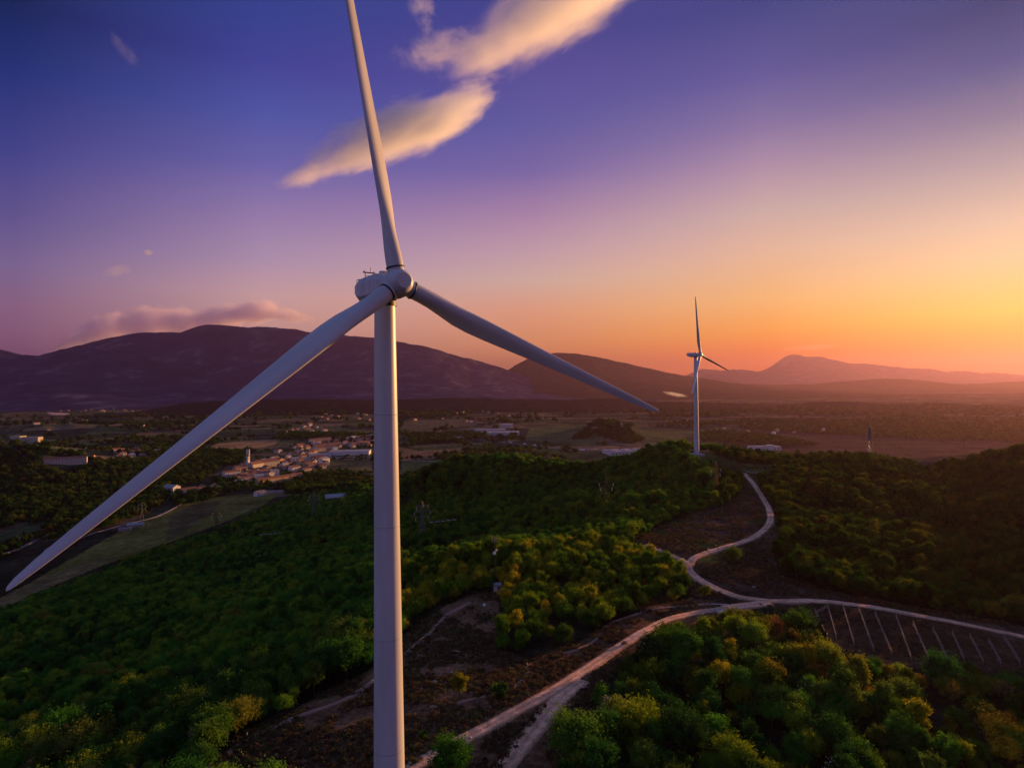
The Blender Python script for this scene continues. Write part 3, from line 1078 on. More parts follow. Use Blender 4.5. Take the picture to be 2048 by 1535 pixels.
sp = 4.1
gx, gy = np.meshgrid(np.arange(-700, 760, sp), np.arange(66, 780, sp))
gx = gx + RNG.uniform(-.42, .42, gx.shape) * sp
gy = gy + RNG.uniform(-.42, .42, gy.shape) * sp
gx, gy = gx.ravel(), gy.ravel()
k = np.abs(gx) < gy * 1.05 + 45
gx, gy = gx[k], gy[k]
gz = H(gx, gy)
sc_ = RNG.uniform(.42, .92, gx.shape) * (0.55 + .95 * fbm(gx / 45, gy / 45, 77, 3))
px, py = proj(gx, gy, gz)
keep = in_poly(px, py, FOREST) & ~in_clear(gx, gy, gz, 6.5 * sc_)
keep &= ~((np.hypot(gx - T2p[0], gy - T2p[1]) < 13) | (np.hypot(gx + 16, gy - 76) < 9))
keep &= (RNG.uniform(size=gx.shape) > .05) & (fbm(gx / 16, gy / 16, 61, 2) > .22)
# tracks stay open even where they cannot be seen
gx, gy, gz, sc_, px, py = gx[keep], gy[keep], gz[keep], sc_[keep], px[keep], py[keep]

tint = np.ones((len(gx), 3))


def region(x, y, pxx, pyy):
    """which wood a tree belongs to, for its label"""
    out = np.full(x.shape, 0)
    out[(pxx > 990) & (pyy > 1225) & (y < 200)] = 1          # lower right
    out[(pxx > 800) & (pxx < 1420) & (pyy <= 1330) & (y > 150) & (y < 262)] = 2     # middle knoll
    out[(pxx > 1440) & (pyy < 1225) & (y > 190)] = 3          # right hillside
    out[(pxx > 760) & (y >= 262) & (out == 0)] = 4            # second hill
    return out


reg = region(gx, gy, px, py)
size = sc_ / gy
vis = (px > -30) & (px < 2080) & (py < 1640) & (py > 800)
order = np.argsort(-np.where(vis, size, 0))
hero = np.zeros(len(gx), bool)
hero[order[:300]] = True

# kinds for the heroes
REG_NAME = {0: 'on the dark slope left of the tall tower', 1: 'in the wood at the lower right below the road', 2: 'on the wooded knoll beside the thin mast', 3: 'on the hillside right of the gravel bend',
            4: 'on the long hill behind the knoll'}
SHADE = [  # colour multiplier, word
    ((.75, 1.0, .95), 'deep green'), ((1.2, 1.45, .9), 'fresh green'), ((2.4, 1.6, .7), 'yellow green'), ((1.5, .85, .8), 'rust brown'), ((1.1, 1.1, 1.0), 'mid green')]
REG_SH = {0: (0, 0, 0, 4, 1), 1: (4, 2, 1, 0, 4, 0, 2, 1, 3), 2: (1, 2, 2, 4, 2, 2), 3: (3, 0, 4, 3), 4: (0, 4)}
SZ = ((0, .64, 'small'), (.64, .82, 'middling'), (.82, 9, 'big'))
protos = {}
g_ = random.Random(3)
hi = np.nonzero(hero)[0]
for n, i in enumerate(hi):
    v = g_.randrange(len(BROAD))
    cm_, tm_, rx, ht = BROAD[v]
    sh = REG_SH[int(reg[i])][g_.randrange(len(REG_SH[int(reg[i])]))]
    szw = next(w for a, b, w in SZ if a <= sc_[i] < b)
    flower = (n % 17 == 5)
    bare = (n % 19 == 8)
    name = 'flowering_tree' if flower else ('bare_tree' if bare else 'broadleaf_tree')
    key = (v % 3 if bare else v, 'bare' if bare else flower)
    if bare:
        cm_, tm_ = SPARSE[v % 3], BARE[v % 3]
    if key not in protos:
        T = empty(name)
        T.empty_display_size = .3
        link('trunk', tm_, T)
        link('crown', cm_, T)
        if flower:
            link('blossom', BLOSS[v % 3], T)
        protos[key] = T
    else:
        T = copy_tree(protos[key])
        T.name = name
    T.location = (gx[i], gy[i], gz[i] - .25)
    T.rotation_euler = (0, 0, g_.uniform(0, 6.28))
    s = float(sc_[i])
    T.scale = (s * g_.uniform(.92, 1.08), s * g_.uniform(.92, 1.08), s * g_.uniform(.9, 1.12))
    col = SHADE[sh][0]
    for ch in T.children:
        ch.color = (*[c * g_.uniform(.9, 1.1) for c in col], 1)
    rn = REG_NAME[int(reg[i])]
    if bare:
        tag(T, f'thin half bare brownish tree {rn}', 'tree', 'half bare trees ' + rn)
    elif flower:
        tag(T, f'{szw} tree flecked with cream blossom, {rn}', 'tree', 'blossoming trees ' + rn)
    else:
        tag(T, f'{szw} {SHADE[sh][1]} broadleaf tree {rn}', 'tree', f'{szw} {SHADE[sh][1]} trees ' + rn)


# ---- the rest of the woods: geometry-node scatter, one object per wood
def scatter(name, label, X, Y, Z, S, sources, mats, colour=(1, 1, 1), cat='woodland', base=-.25):
    N_ = len(X)
    me = bpy.data.meshes.new(name)
    me.vertices.add(N_)
    me.vertices.foreach_set('co', np.stack((X, Y, Z + base), -1).astype(np.float32).ravel())
    rr = np.random.default_rng(N_)
    for an, ty, da in (('size', 'FLOAT', S), ('turn', 'FLOAT', rr.uniform(0, 6.28, N_)), ('pick', 'INT', rr.integers(0, len(sources), N_))):
        a = me.attributes.new(an, ty, 'POINT')
        a.data.foreach_set('value', da.astype(np.float32 if ty == 'FLOAT' else np.int32))
    for m in mats:
        me.materials.append(m)
    o = link(name, me)
    o.color = (*colour, 1)
    tag(o, label, cat, None, 'stuff')
    ng = bpy.data.node_groups.new(name, 'GeometryNodeTree')
    ng.interface.new_socket('Geometry', in_out='INPUT', socket_type='NodeSocketGeometry')
    ng.interface.new_socket('Geometry', in_out='OUTPUT', socket_type='NodeSocketGeometry')
    A = ng.nodes.new
    L = ng.links.new
    gi, go = A('NodeGroupInput'), A('NodeGroupOutput')
    iop = A('GeometryNodeInstanceOnPoints')
    iop.inputs['Pick Instance'].default_value = True
    jn = A('GeometryNodeJoinGeometry')
    for s in sources:
        ob = A('GeometryNodeObjectInfo')
        ob.inputs[0].default_value = s
        ob.transform_space = 'ORIGINAL'
        gti = A('GeometryNodeGeometryToInstance')
        L(ob.outputs['Geometry'], gti.inputs[0])
        L(gti.outputs[0], jn.inputs[0])
    L(gi.outputs[0], iop.inputs['Points'])
    L(jn.outputs[0], iop.inputs['Instance'])

    def attr(n, t):
        a = A('GeometryNodeInputNamedAttribute')
        a.data_type = t
        a.inputs['Name'].default_value = n
        return a.outputs['Attribute']
    L(attr('pick', 'INT'), iop.inputs['Instance Index'])
    cx = A('ShaderNodeCombineXYZ')
    L(attr('turn', 'FLOAT'), cx.inputs[2])
    e2r = A('FunctionNodeEulerToRotation')
    L(cx.outputs[0], e2r.inputs[0])
    L(e2r.outputs[0], iop.inputs['Rotation'])
    L(attr('size', 'FLOAT'), iop.inputs['Scale'])
    L(iop.outputs[0], go.inputs[0])
    md = o.modifiers.new('scatter', 'NODES')
    md.node_group = ng
    return o


def pick_child(T, nm):
    return next(c for c in T.children if c.name.startswith(nm))


HI_SRC = [pick_child(T, 'crown') for kx, T in protos.items() if kx[1] is False]
# single trees standing apart
def lone(kind, name, pix, scale, label, colour=(1, 1, 1), v=0, group=None):
    src = {'broad': BROAD, 'bush': BUSH, 'conif': CONIF}[kind][v]
    p = at(*pix)
    T = empty(name, (p[0], p[1], p[2] - .15), g_.uniform(0, 6))
    T.scale = (scale, scale, scale * g_.uniform(.92, 1.08))
    link('trunk', src[1], T)
    c = link('crown', src[0], T)
    c.color = (*colour, 1)
    tag(T, label, 'shrub' if kind == 'bush' else 'tree', group)
    return T


lone('broad', 'broadleaf_tree', (918, 1398), .62, 'round green tree standing alone on the bare slope above the road', (1.2, 1.3, .8), 6)
lone('broad', 'broadleaf_tree', (905, 1565), .80, 'bushy green tree hiding part of the road at the foot of the picture', (1.15, 1.3, .8), 4)
lone('broad', 'broadleaf_tree', (1466, 1128), .80, 'wide dark tree standing beside the gravel bend below the clearing', (.8, .9, .9), 1)
lone('bush', 'shrub', (1000, 1395), 1.1, 'low dark shrub under the wooded knoll, nearest the worn earth line', (.8, .9, .8), 0)
lone('bush', 'shrub', (992, 1384), .8, 'small bright green shrub at the end of the worn earth line', (1.7, 1.6, .8), 1)
lone('bush', 'shrub', (962, 1178), 1.0, 'shrub beside the equipment hut of the thin mast', (.9, 1., .8), 2)
LOWT = lone('bush', 'shrub', (1412, 1192), 1.3, 'round shrub on the grass between the knoll and the curving road', (1, 1.1, .8), 1)
lone('bush', 'shrub', (846, 1478), .6, 'small yellow green sapling beside the tall tower, above the road', (1.7, 1.6, .8), 0)
for (a, b, s, w) in ((1640, 1302, .75, 'tallest'), (1600, 1300, .62, 'middle'), (1575, 1310, .55, 'smallest')):
    lone('conif', 'conifer_tree', (a, b), s, f'{w} of the dark conifers at the near corner of the vineyard', (1, 1, 1), int(s * 10) % 3, 'dark conifers beside the vineyard')
for n, (a, b, s) in enumerate(((1680, 925, .8), (1692, 922, 1.0), (1720, 922, .8), (1776, 928, .8), (1788, 934, .9), (1815, 945, .7), (1855, 946, .9), (2002, 922, .9), (1640, 925, .7))):
    p = P(a, b, 455)
    T = lone('conif', 'conifer_tree', (a, b + 6), s, 'dark pointed conifer poking above the right hill crest', (1, 1, 1), n % 3, 'conifers along the right hill crest')
for n, (a, b, s) in enumerate(((557, 982, 1.1), (550, 984, .9), (567, 982, .8))):
    T = lone('conif', 'conifer_tree', (a, b), s * 1.2, 'dark cypress beside the grey farm roofs below the village', (1, 1, 1), n % 3, 'cypresses beside the farm below the village')

low_src_mesh = LOW
LOW_OBJ = []
for n, me in enumerate(LOW):      # five valley trees double as the sources of the far woods
    p = at((700, 590, 520, 860, 905)[n], (968, 958, 978, 936, 925)[n])
    T = empty('broadleaf_tree', (p[0], p[1], p[2] - .2))
    link('trunk', BROAD[n][1], T)
    LOW_OBJ.append(link('crown', me, T))
    tag(T, ('round tree at the wood edge below the field beside the village', 'tree beside the lane under the village', 'tree beside the lone farmhouse under the village',
            'tree at the edge of the field behind the tall tower', 'tree on the rim of the brown field behind the long hill')[n], 'tree', 'lone valley trees')

rest = ~hero
near = gy < 300
for rg, nm, lb, colr in ((0, 'forest', 'dark green wood covering the slope left of the tall tower', (1.05, 1.5, 1.05)),
                         (1, 'forest', 'mixed green and brown wood filling the lower right corner', (1.35, .95, .75)),
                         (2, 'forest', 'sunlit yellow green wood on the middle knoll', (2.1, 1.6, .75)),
                         (3, 'forest', 'dark brownish wood covering the hillside at the right', (.66, .66, .5)),
                         (4, 'forest', 'dark green wood covering the long hill below the distant turbine', (1.0, 1.3, .85))):
    k = rest & (reg == rg)
    if not k.any():
        continue
    kn = k & near
    kf = k & ~near
    X, Y, Z, S = gx[k], gy[k], gz[k], sc_[k]
    scatter(nm, lb, X, Y, Z, S, HI_SRC[:6], [M['leaf']], colr)

# dry grass and scrub on the clearings
cx, cy = np.meshgrid(np.arange(-110, 190, .85), np.arange(80, 470, .85))
cx = cx + RNG.uniform(-.42, .42, cx.shape)
cy = cy + RNG.uniform(-.42, .42, cy.shape)
cx, cy = cx.ravel(), cy.ravel()
k = (np.abs(cx) < cy * .95) & (RNG.uniform(size=cx.shape) < np.clip(140 / cy, .15, 1) ** 1.2)
cx, cy = cx[k], cy[k]
cz = H(cx, cy)
px, py = proj(cx, cy, cz)
k = np.zeros(cx.shape, bool)
for poly in CLEAR:
    k |= in_poly(px, py, poly)
k &= fbm(cx / 7, cy / 7, 55, 3) > .38
ROADPX = [[(760, 1580), (920, 1467), (1080, 1382), (1290, 1250), (1400, 1212), (1480, 1210), (1480, 1226), (1340, 1252), (1300, 1275), (1180, 1352), (1120, 1440), (1060, 1560), (980, 1590), (1040, 1480), (1100, 1404), (1000, 1458), (850, 1540)],
          [(1340, 1112), (1372, 1118), (1440, 1090), (1520, 1060), (1532, 1040), (1520, 1000), (1485, 950), (1503, 948), (1540, 1010), (1556, 1040), (1540, 1070), (1440, 1112), (1390, 1130), (1400, 1152),
           (1500, 1188), (1640, 1194), (1800, 1216), (2060, 1268), (2060, 1290), (1800, 1234), (1640, 1212), (1560, 1216), (1480, 1204), (1400, 1170), (1364, 1135), (1280, 1095)]]
for poly in ROADPX:
    k &= ~in_poly(px, py, poly)
cx, cy, cz = cx[k], cy[k], cz[k]
vine_ = in_poly(px[k], py[k], CLEAR[2])
TT = []
for n, me in enumerate(TUFT):
    p = at((880, 1010, 1250)[n], (1440, 1330, 1290)[n])
    o = link('grass_tuft', me, None, (p[0], p[1], p[2]))
    tag(o, ('dry grass tuft above the road beside the tall tower', 'dry grass tuft under the wooded knoll', 'dry grass tuft beside the straight gravel road')[n], 'grass tuft')
    TT.append(o)
scatter('grass', 'dry brown grass and low scrub on the bare slope around the roads', cx, cy, cz, RNG.uniform(.25, .9, len(cx)) * np.where(vine_, .38, 1.0), TT, [M['dry']], (1, 1, 1), 'grass', 0)

# woods and hedges of the valley
VW = [
    ([(-60, 1130), (0, 1100), (60, 1075), (150, 1025), (240, 1000), (290, 1005), (240, 1035), (180, 1062), (130, 1085), (60, 1085), (0, 1125)], .8),
    ([(-60, 940), (0, 905), (130, 905), (210, 925), (330, 912), (420, 915), (440, 935), (400, 965), (340, 985), (330, 1015), (230, 1050), (150, 1085), (120, 1040), (0, 1060), (-60, 1060)], .8),
    ([(340, 1010), (360, 985), (430, 985), (430, 1000), (345, 1020)], .5),
    ([(250, 905), (330, 890), (470, 905), (500, 903), (480, 930), (420, 935)], .75),
    ([(560, 955), (640, 945), (745, 950), (745, 985), (640, 990), (575, 990)], .85),
    ([(800, 955), (860, 940), (900, 925), (930, 930), (850, 965)], .6),
    ([(1140, 880), (1180, 850), (1215, 845), (1260, 862), (1290, 880), (1260, 888), (1200, 872)], .7),
    ([(820, 868), (960, 868), (960, 880), (820, 890)], .55),
    ([(560, 866), (745, 868), (745, 878), (540, 880)], .6),
    ([(1400, 868), (1520, 868), (1640, 892), (1560, 896), (1400, 880)], .45),
    ([(640, 868), (745, 872), (745, 886), (660, 890)], .25),
    ([(1480, 838), (2060, 850), (2060, 886), (1760, 876), (1480, 858)], .35),
    ([(420, 960), (500, 965), (600, 975), (500, 985), (430, 978)], .35),
]
vx, vy, vs_ = [], [], []
rg = np.random.default_rng(99)
for poly, den in VW:
    w = np.array([at(a, b, 300)[:2] for a, b in poly])
    lo, hi_ = w.min(0), w.max(0)
    area = (hi_ - lo).prod()
    n = int(min(area / 45 * den, 9000))
    x, y = rg.uniform(lo[0], hi_[0], n), rg.uniform(lo[1], hi_[1], n)
    kk = in_poly(x, y, [tuple(q) for q in w])
    x, y = x[kk], y[kk]
    vx.append(x), vy.append(y), vs_.append(rg.uniform(.7, 1.5, len(x)))
# broad belts, hedges and copses over the plain
n = 24000
y = np.exp(rg.uniform(math.log(900), math.log(3500), n))
x = rg.uniform(-1.0, 1.0, n) * y
belt = fbm(x / 420, y / 150, 41, 3)
kk = belt > .635
kk |= (fbm(x / 60, y / 60, 45, 2) > .74)
x, y = x[kk], y[kk]
pz = H(x, y)
pp = proj(x, y, pz)
ban = np.zeros(len(x), bool)
for poly, c in FIELDS:
    ban |= in_poly(pp[0], pp[1], poly)
VILL = [(440, 965), (470, 935), (510, 905), (560, 895), (640, 880), (745, 876), (745, 920), (660, 925), (640, 950), (600, 972), (520, 975)]
ban |= in_poly(pp[0], pp[1], VILL)
x, y = x[~ban], y[~ban]
vx.append(x), vy.append(y), vs_.append(rg.uniform(.9, 2.0, len(x)) * np.clip(y / 1800, 1, 2.2))
# some trees between the houses
w = np.array([at(a, b, 300)[:2] for a, b in VILL])
n = 900
x, y = rg.uniform(w[:, 0].min(), w[:, 0].max(), n), rg.uniform(w[:, 1].min(), w[:, 1].max(), n)
kk = in_poly(x, y, [tuple(q) for q in w]) & (fbm(x / 60, y / 60, 12, 2) > .5)
VT = (x[kk], y[kk])
vx.append(x[kk]), vy.append(y[kk]), vs_.append(rg.uniform(.5, 1.0, int(kk.sum())))
vx, vy, vs_ = np.concatenate(vx), np.concatenate(vy), np.concatenate(vs_)
# ------------------------------------------------------------------ buildings
BUILT = []      # footprints, so that trees keep off


def face_cam(p, extra=0.0):
    return extra


def house(name, label, p, w, d, h, rz, wall, roof, roof_h=None, cat='house', group=None, windows=True, flat=False, chimney=False, storeys=None, over=.4):
    """gabled (or flat) building; long side along local x"""
    T = empty(name, (p[0], p[1], p[2] - .3), rz)
    tag(T, label, cat, group)
    b = MB()
    b.box((0, 0, h / 2 - 1.5), (w, d, h + 3))
    rh = roof_h if roof_h is not None else d * .22
    if not flat:
        b.add([(-w / 2, -d / 2, h), (-w / 2, d / 2, h), (-w / 2, 0, h + rh)], [(0, 2, 1)])
        b.add([(w / 2, -d / 2, h), (w / 2, d / 2, h), (w / 2, 0, h + rh)], [(0, 1, 2)])
    b.build('wall', M[wall], T)
    r = MB()
    if flat:
        r.box((0, 0, h + .25), (w + .5, d + .5, .5))
    else:
        k = rh / (d / 2)
        e, t = over, .28
        for s in (-1, 1):
            a = [(-w / 2 - e, s * (d / 2 + e), h - k * e), (w / 2 + e, s * (d / 2 + e), h - k * e), (w / 2 + e, 0, h + rh), (-w / 2 - e, 0, h + rh)]
            vs = [(x, y, z + .02) for x, y, z in a] + [(x, y, z + t) for x, y, z in a]
            r.add(vs, [(0, 1, 2, 3), (7, 6, 5, 4), (0, 4, 5, 1), (1, 5, 6, 2), (3, 2, 6, 7), (0, 3, 7, 4)])
    ro = r.build('roof', M[roof], T)
    if chimney:
        c = MB()
        c.box((w * .25, d * .12, h + rh * .9), (.9, .9, 2.0))
        c.build('chimney', M['stone'], ro)
    if windows:
        n = max(1, int(w / 4.2))
        fl = storeys or max(1, int(h / 3.0))
        for f in range(fl):
            for i in range(n):
                x = (i + .5) / n * w - w / 2
                z = 1.7 + f * (h / fl)
                wb = MB()
                wb.box((x, -d / 2 - .02, z), (1.2, .16, 1.5))
                wb.build('window', M['window'], T)
        if d > 6:
            wb = MB()
            wb.box((-w / 2 - .02, 0, 1.7 + (fl - 1) * h / fl), (.16, 1.1, 1.4))
            wb.build('window', M['window'], T)
    BUILT.append((p[0], p[1], max(w, d) * .62 + 2))
    return T


# village houses scattered inside outlines, kept apart
HG = random.Random(21)
PALETTE = [('wall', 'tile', 'cream'), ('wall2', 'tile', 'ochre'), ('wall3', 'tile', 'white'), ('wall', 'tile', 'cream'), ('wall2', 'tile', 'ochre'), ('wall3', 'roofgrey', 'grey roofed')]
HP = {}


def cluster(poly, n, where, group, smin=10, smax=17, gap=9, base_rz=.95, ymin=300, parts=True):
    w = np.array([at(a, b, ymin)[:2] for a, b in poly])
    lo, hi_ = w.min(0), w.max(0)
    got, tries = [], 0
    while len(got) < n and tries < n * 90:
        tries += 1
        x, y = HG.uniform(lo[0], hi_[0]), HG.uniform(lo[1], hi_[1])
        if not in_poly(np.array([x]), np.array([y]), [tuple(q) for q in w])[0]:
            continue
        if any((x - a) ** 2 + (y - b) ** 2 < (gap + r) ** 2 for a, b, r in got) or any((x - a) ** 2 + (y - b) ** 2 < (r + 5) ** 2 for a, b, r in BUILT):
            continue
        v = HG.randrange(len(PALETTE))
        big = HG.random() < .25
        key = (v, big, parts)
        loc = (x, y, H1(x, y) - .3)
        rz = base_rz + HG.choice((0, 0, math.pi / 2)) + HG.uniform(-.25, .25)
        s = HG.uniform(.85, 1.25)
        wl, rf, word = PALETTE[v]
        if key not in HP:
            T = house('house', None, (0, 0, 0), 18 if big else 12.5, 11 if big else 9.5, 7.2 if big else 5.8, 0, wl, rf, chimney=parts and not big, cat='house', windows=parts, storeys=2)
            BUILT.pop()
            HP[key] = T
        else:
            T = copy_tree(HP[key])
        T.name = 'house'
        T.location = loc
        T.rotation_euler = (0, 0, rz)
        T.scale = (s, s, s * HG.uniform(.9, 1.15))
        lab = {'cream': 'cream house with a terracotta roof', 'ochre': 'ochre house with a terracotta roof', 'white': 'white house with a terracotta roof', 'grey roofed': 'white house with a pale grey roof'}[word]
        tag(T, ('long ' if big else 'small ') + lab + ' ' + where, 'house', group)
        got.append((x, y, 2 if not big else 5))
    for a, b, r in got:
        BUILT.append((a, b, 9))


def site(name, label, pix, w, d, h, rz, wall, roof, **k):
    p = at(pix[0], pix[1], 300)
    return house(name, label, p, w, d, h, rz, wall, roof, **k)


# landmarks of the village
site('house', 'long sunlit ochre row building at the near edge of the village', (545, 966), 58, 11, 10, .95, 'wall2', 'tile', storeys=3)
site('house', 'ochre building joined to the right end of the sunlit row', (590, 958), 26, 11, 9, .95, 'wall2', 'tile', storeys=2)
site('house', 'large pale palace with hipped terracotta roof in the village middle', (535, 932), 42, 24, 11, .95, 'wall', 'tile', storeys=3)
ch = site('church', 'pale village church with a tall bell tower', (512, 938), 30, 13, 12, 1.2, 'wall', 'tile', cat='church', roof_h=4, windows=False)
tb = MB()
tb.box((-12, 9, 13), (5.4, 5.4, 28))
ct_ = tb.build('bell_tower', M['wall3'], ch)
sp_ = MB()
sp_.box((-12, 9, 30.2), (5.8, 5.8, 6.4), taper=.08)
sp_.build('spire', M['tile'], ct_)
bo = MB()
for sx, sy in ((0, -2.74), (-2.74, 0), (2.74, 0), (0, 2.74)):
    bo.box((-12 + sx, 9 + sy, 23.5), (1.6 if sy else .1, 1.6 if sx else .1, 3.2))
bo.build('belfry_opening', M['window'], ct_)
tw_ = site('tower', 'white square tower standing at the left rim of the village', (496, 915), 7, 7, 20, .3, 'wall3', 'tile', cat='tower', roof_h=2, windows=False)
site('house', 'white two storey villa at the left end of the village', (463, 950), 30, 12, 7, .9, 'wall3', 'tile')
site('house', 'ochre villa behind the white villa at the left end of the village', (480, 942), 24, 13, 9, .9, 'wall2', 'tile')
site('warehouse', 'long white flat roofed warehouse at the right end of the village', (700, 908), 96, 46, 9, .12, 'wall3', 'roofgrey', flat=True, cat='warehouse', windows=False)
site('warehouse', 'low grey hall left of the long white warehouse', (640, 912), 50, 30, 6, .25, 'wall3', 'roofgrey', flat=True, cat='warehouse', windows=False)
site('house', 'ochre apartment row with terracotta roof behind the long white warehouse', (655, 893), 80, 13, 8, .8, 'wall2', 'tile')
site('house', 'cream apartment row with terracotta roof near the top of the village', (640, 882), 70, 13, 8, .8, 'wall', 'tile')
site('house', 'ochre square house standing alone beside the village lane', (605, 917), 14, 13, 9, .9, 'wall2', 'tile')
site('barn', 'red barn at the bend of the pale village lane', (613, 940), 22, 12, 5, .3, 'tile', 'tile', cat='barn', windows=False)
site('house', 'pale farmhouse under the wood edge with a steep gable', (520, 991), 14, 11, 6, .9, 'wall3', 'shedroof')
site('shed', 'long grey shed right of the pale farmhouse', (545, 987), 34, 9, 3.5, .12, 'stone', 'shedroof', cat='shed', windows=False)
site('house', 'terracotta roofed house half hidden by the tall tower', (738, 955), 24, 12, 6, .25, 'wall', 'tile')
site('house', 'dark roofed house in the woods left of the tower', (672, 1002), 24, 14, 6, .35, 'stone', 'roofgrey')
site('shed', 'small pale shed below the dark roofed house in the woods', (660, 1016), 12, 8, 3, .6, 'wall3', 'roofgrey', cat='shed', windows=False)
site('hut', 'lone hut with a pale roof on the dark wooded slope', (280, 1164), 11, 7, 3, -.3, 'stone', 'shedroof', cat='hut', windows=False)
site('barn', 'open white roofed barn at the upper edge of the green field', (272, 1052), 17, 8, 3, .25, 'stone', 'roofgrey', cat='barn', windows=False)
site('shed', 'dark shed left of the white roofed barn beside the green field', (250, 1060), 12, 7, 2.5, .25, 'stone', 'shedroof', cat='shed', windows=False)
site('house', 'long farmhouse with terracotta roof above the green field', (372, 985), 30, 11, 6, .8, 'wall3', 'tile')
site('house', 'ochre farm building right of the long farmhouse above the green field', (408, 983), 24, 12, 6, .9, 'wall2', 'tile')
site('house', 'narrow white building at the right end of the farm above the green field', (432, 980), 10, 10, 6, .2, 'wall3', 'roofgrey')
site('tarpaulin', 'bright orange sheet left at the field corner by the farm track', (124, 1080), 5, 3, 1.0, .2, 'orange', 'orange', flat=True, cat='tarpaulin', windows=False)

# fort on the knoll at the far left
ft = at(50, 884, 300)
ft = np.array((ft[0], ft[1], H1(ft[0], ft[1])))
T = empty('fort', (ft[0], ft[1], ft[2] - 2), -.1)
tag(T, 'pale stone fort on the wooded knoll at the left edge', 'fort')
for nm, bx in (('wing', ((-17, 0, 7), (26, 18, 18))), ('wing', ((17, 4, 6), (38, 14, 15))), ('bastion', ((0, -9, 4), (12, 10, 10)))):
    b = MB()
    b.box(*bx, taper=.97)
    ww = b.build(nm, M['wall'], T)
    c = MB()
    c.box((bx[0][0], bx[0][1], bx[0][2] + bx[1][2] / 2 + .5), (bx[1][0] * .99, bx[1][1] * .99, 1.0))
    c.build('parapet', M['stone'], ww)
    for q in range(4):
        e = MB()
        e.box((bx[0][0] + (q - 1.5) * bx[1][0] / 5, bx[0][1] - bx[1][1] / 2 + .1, bx[0][2] + 2), (1.6, .8, 2.2))
        e.build('embrasure', M['window'], ww)
BUILT.append((ft[0], ft[1], 38))
site('house', 'small house right of the fort on the knoll', (100, 889), 15, 10, 6, .4, 'wall3', 'tile')
site('barracks', 'long pale barracks with rows of windows below the fort', (132, 926), 66, 12, 10, .5, 'wall', 'tile', cat='barracks', storeys=2)
site('house', 'ochre cottage at the right end of the barracks', (182, 917), 12, 9, 6, .2, 'wall2', 'tile')

cluster([(452, 962), (470, 938), (505, 925), (560, 918), (620, 905), (660, 925), (640, 940), (610, 960), (560, 960), (500, 972)], 72, 'in the near half of the village', 'houses in the near half of the village', gap=6.5)
cluster([(545, 905), (600, 893), (660, 880), (745, 873), (745, 892), (690, 896), (640, 905), (580, 915)], 76, 'in the far half of the village', 'houses in the far half of the village', gap=7)
cluster([(205, 915), (235, 902), (310, 896), (322, 912), (260, 918)], 24, 'in the hamlet below the fort', 'hamlet below the fort')
cluster([(545, 862), (590, 852), (650, 848), (650, 864), (580, 866)], 16, 'in the hamlet beyond the village', 'hamlet beyond the village', gap=16, smax=20)
cluster([(815, 872), (850, 862), (900, 866), (950, 876), (920, 882), (850, 876)], 10, 'left of the factory', 'houses near the factory', gap=16)
cluster([(330, 985), (350, 975), (430, 968), (440, 985)], 3, 'at the farm above the green field', 'farm above the green field')
cluster([(0, 860), (60, 850), (110, 840), (170, 832), (200, 842), (120, 868)], 10, 'on the plain behind the fort', 'houses on the plain behind the fort', gap=20, parts=False)
cluster([(100, 800), (330, 800), (330, 822), (100, 824)], 34, 'far off under the mountain', 'far houses under the mountain', gap=40, parts=False)
cluster([(330, 805), (470, 802), (470, 820), (330, 825)], 16, 'far off left of the low ridge', 'far houses left of the low ridge', gap=40, parts=False)
cluster([(640, 822), (745, 815), (745, 842), (640, 842)], 16, 'on the plain just left of the tower', 'far houses left of the tower', gap=30, parts=False)
cluster([(810, 828), (1000, 822), (1100, 832), (960, 846), (820, 842)], 16, 'on the plain just right of the tower', 'far houses right of the tower', gap=30, parts=False)
cluster([(1400, 850), (1530, 850), (1640, 862), (1520, 870)], 10, 'on the plain behind the distant turbine', 'houses behind the distant turbine', gap=24, parts=False)
cluster([(1560, 852), (1690, 850), (1690, 866), (1580, 866)], 6, 'before the dark right ridge', 'houses in front of the right ridge', gap=24, parts=False)
cluster([(1150, 855), (1260, 862), (1290, 874), (1180, 868)], 5, 'around the small round knoll', 'houses around the small knoll', gap=20, parts=False)

# factories
def hall(name, label, pix, w, d, h, rz, bays=1, extra=None):
    T = site(name, label, pix, w, d, h, rz, 'wall3', 'roofgrey', flat=True, cat='factory', windows=False)
    for i in range(int(w / 9)):
        wb = MB()
        wb.box(((i + .5) * 9 - w / 2, -d / 2 - .03, h * .45), (4.5, .2, h * .3))
        wb.build('window', M['window'], T)
    for i in range(max(1, int(w / 28))):
        wb = MB()
        wb.box(((i + .5) * 28 - w / 2, 0, h + 1.1), (3, d * .7, 1.3))
        wb.build('skylight', M['roofgrey'], T)
    return T


hall('factory', 'wide white factory hall in front of the plain right of the tower', (1003, 869), 118, 60, 10, .03)
hall('factory', 'long low factory hall behind and left of the wide white one', (980, 862), 110, 40, 8, .05)
hall('factory', 'tall pale factory block at the back of the factory yard', (1012, 854), 52, 40, 13, .0)
hall('factory', 'pale factory hall beside the motorway in front of the wooded hilltop', (1252, 906), 100, 55, 8, .25)
fc = hall('factory', 'white factory with a taller block behind the trees right of the distant turbine', (1528, 899), 74, 24, 9, -.03)
bb = MB()
bb.box((9, -13, 6), (13, 14, 15))
bb.build('stair_block', M['wall3'], fc)
hall('factory', 'low pale hall at the foot of the right dark ridge', (1935, 846), 80, 30, 6, .05)
site('greenhouse', 'long pinkish plastic greenhouse on the plain at the left', (258, 850), 110, 26, 4, .03, 'polytunnel', 'polytunnel', flat=True, cat='greenhouse', windows=False)
site('shed', 'white roofed shed on the plain right of the pinkish greenhouse', (293, 829), 30, 14, 6, .1, 'wall3', 'tile', cat='shed', windows=False)

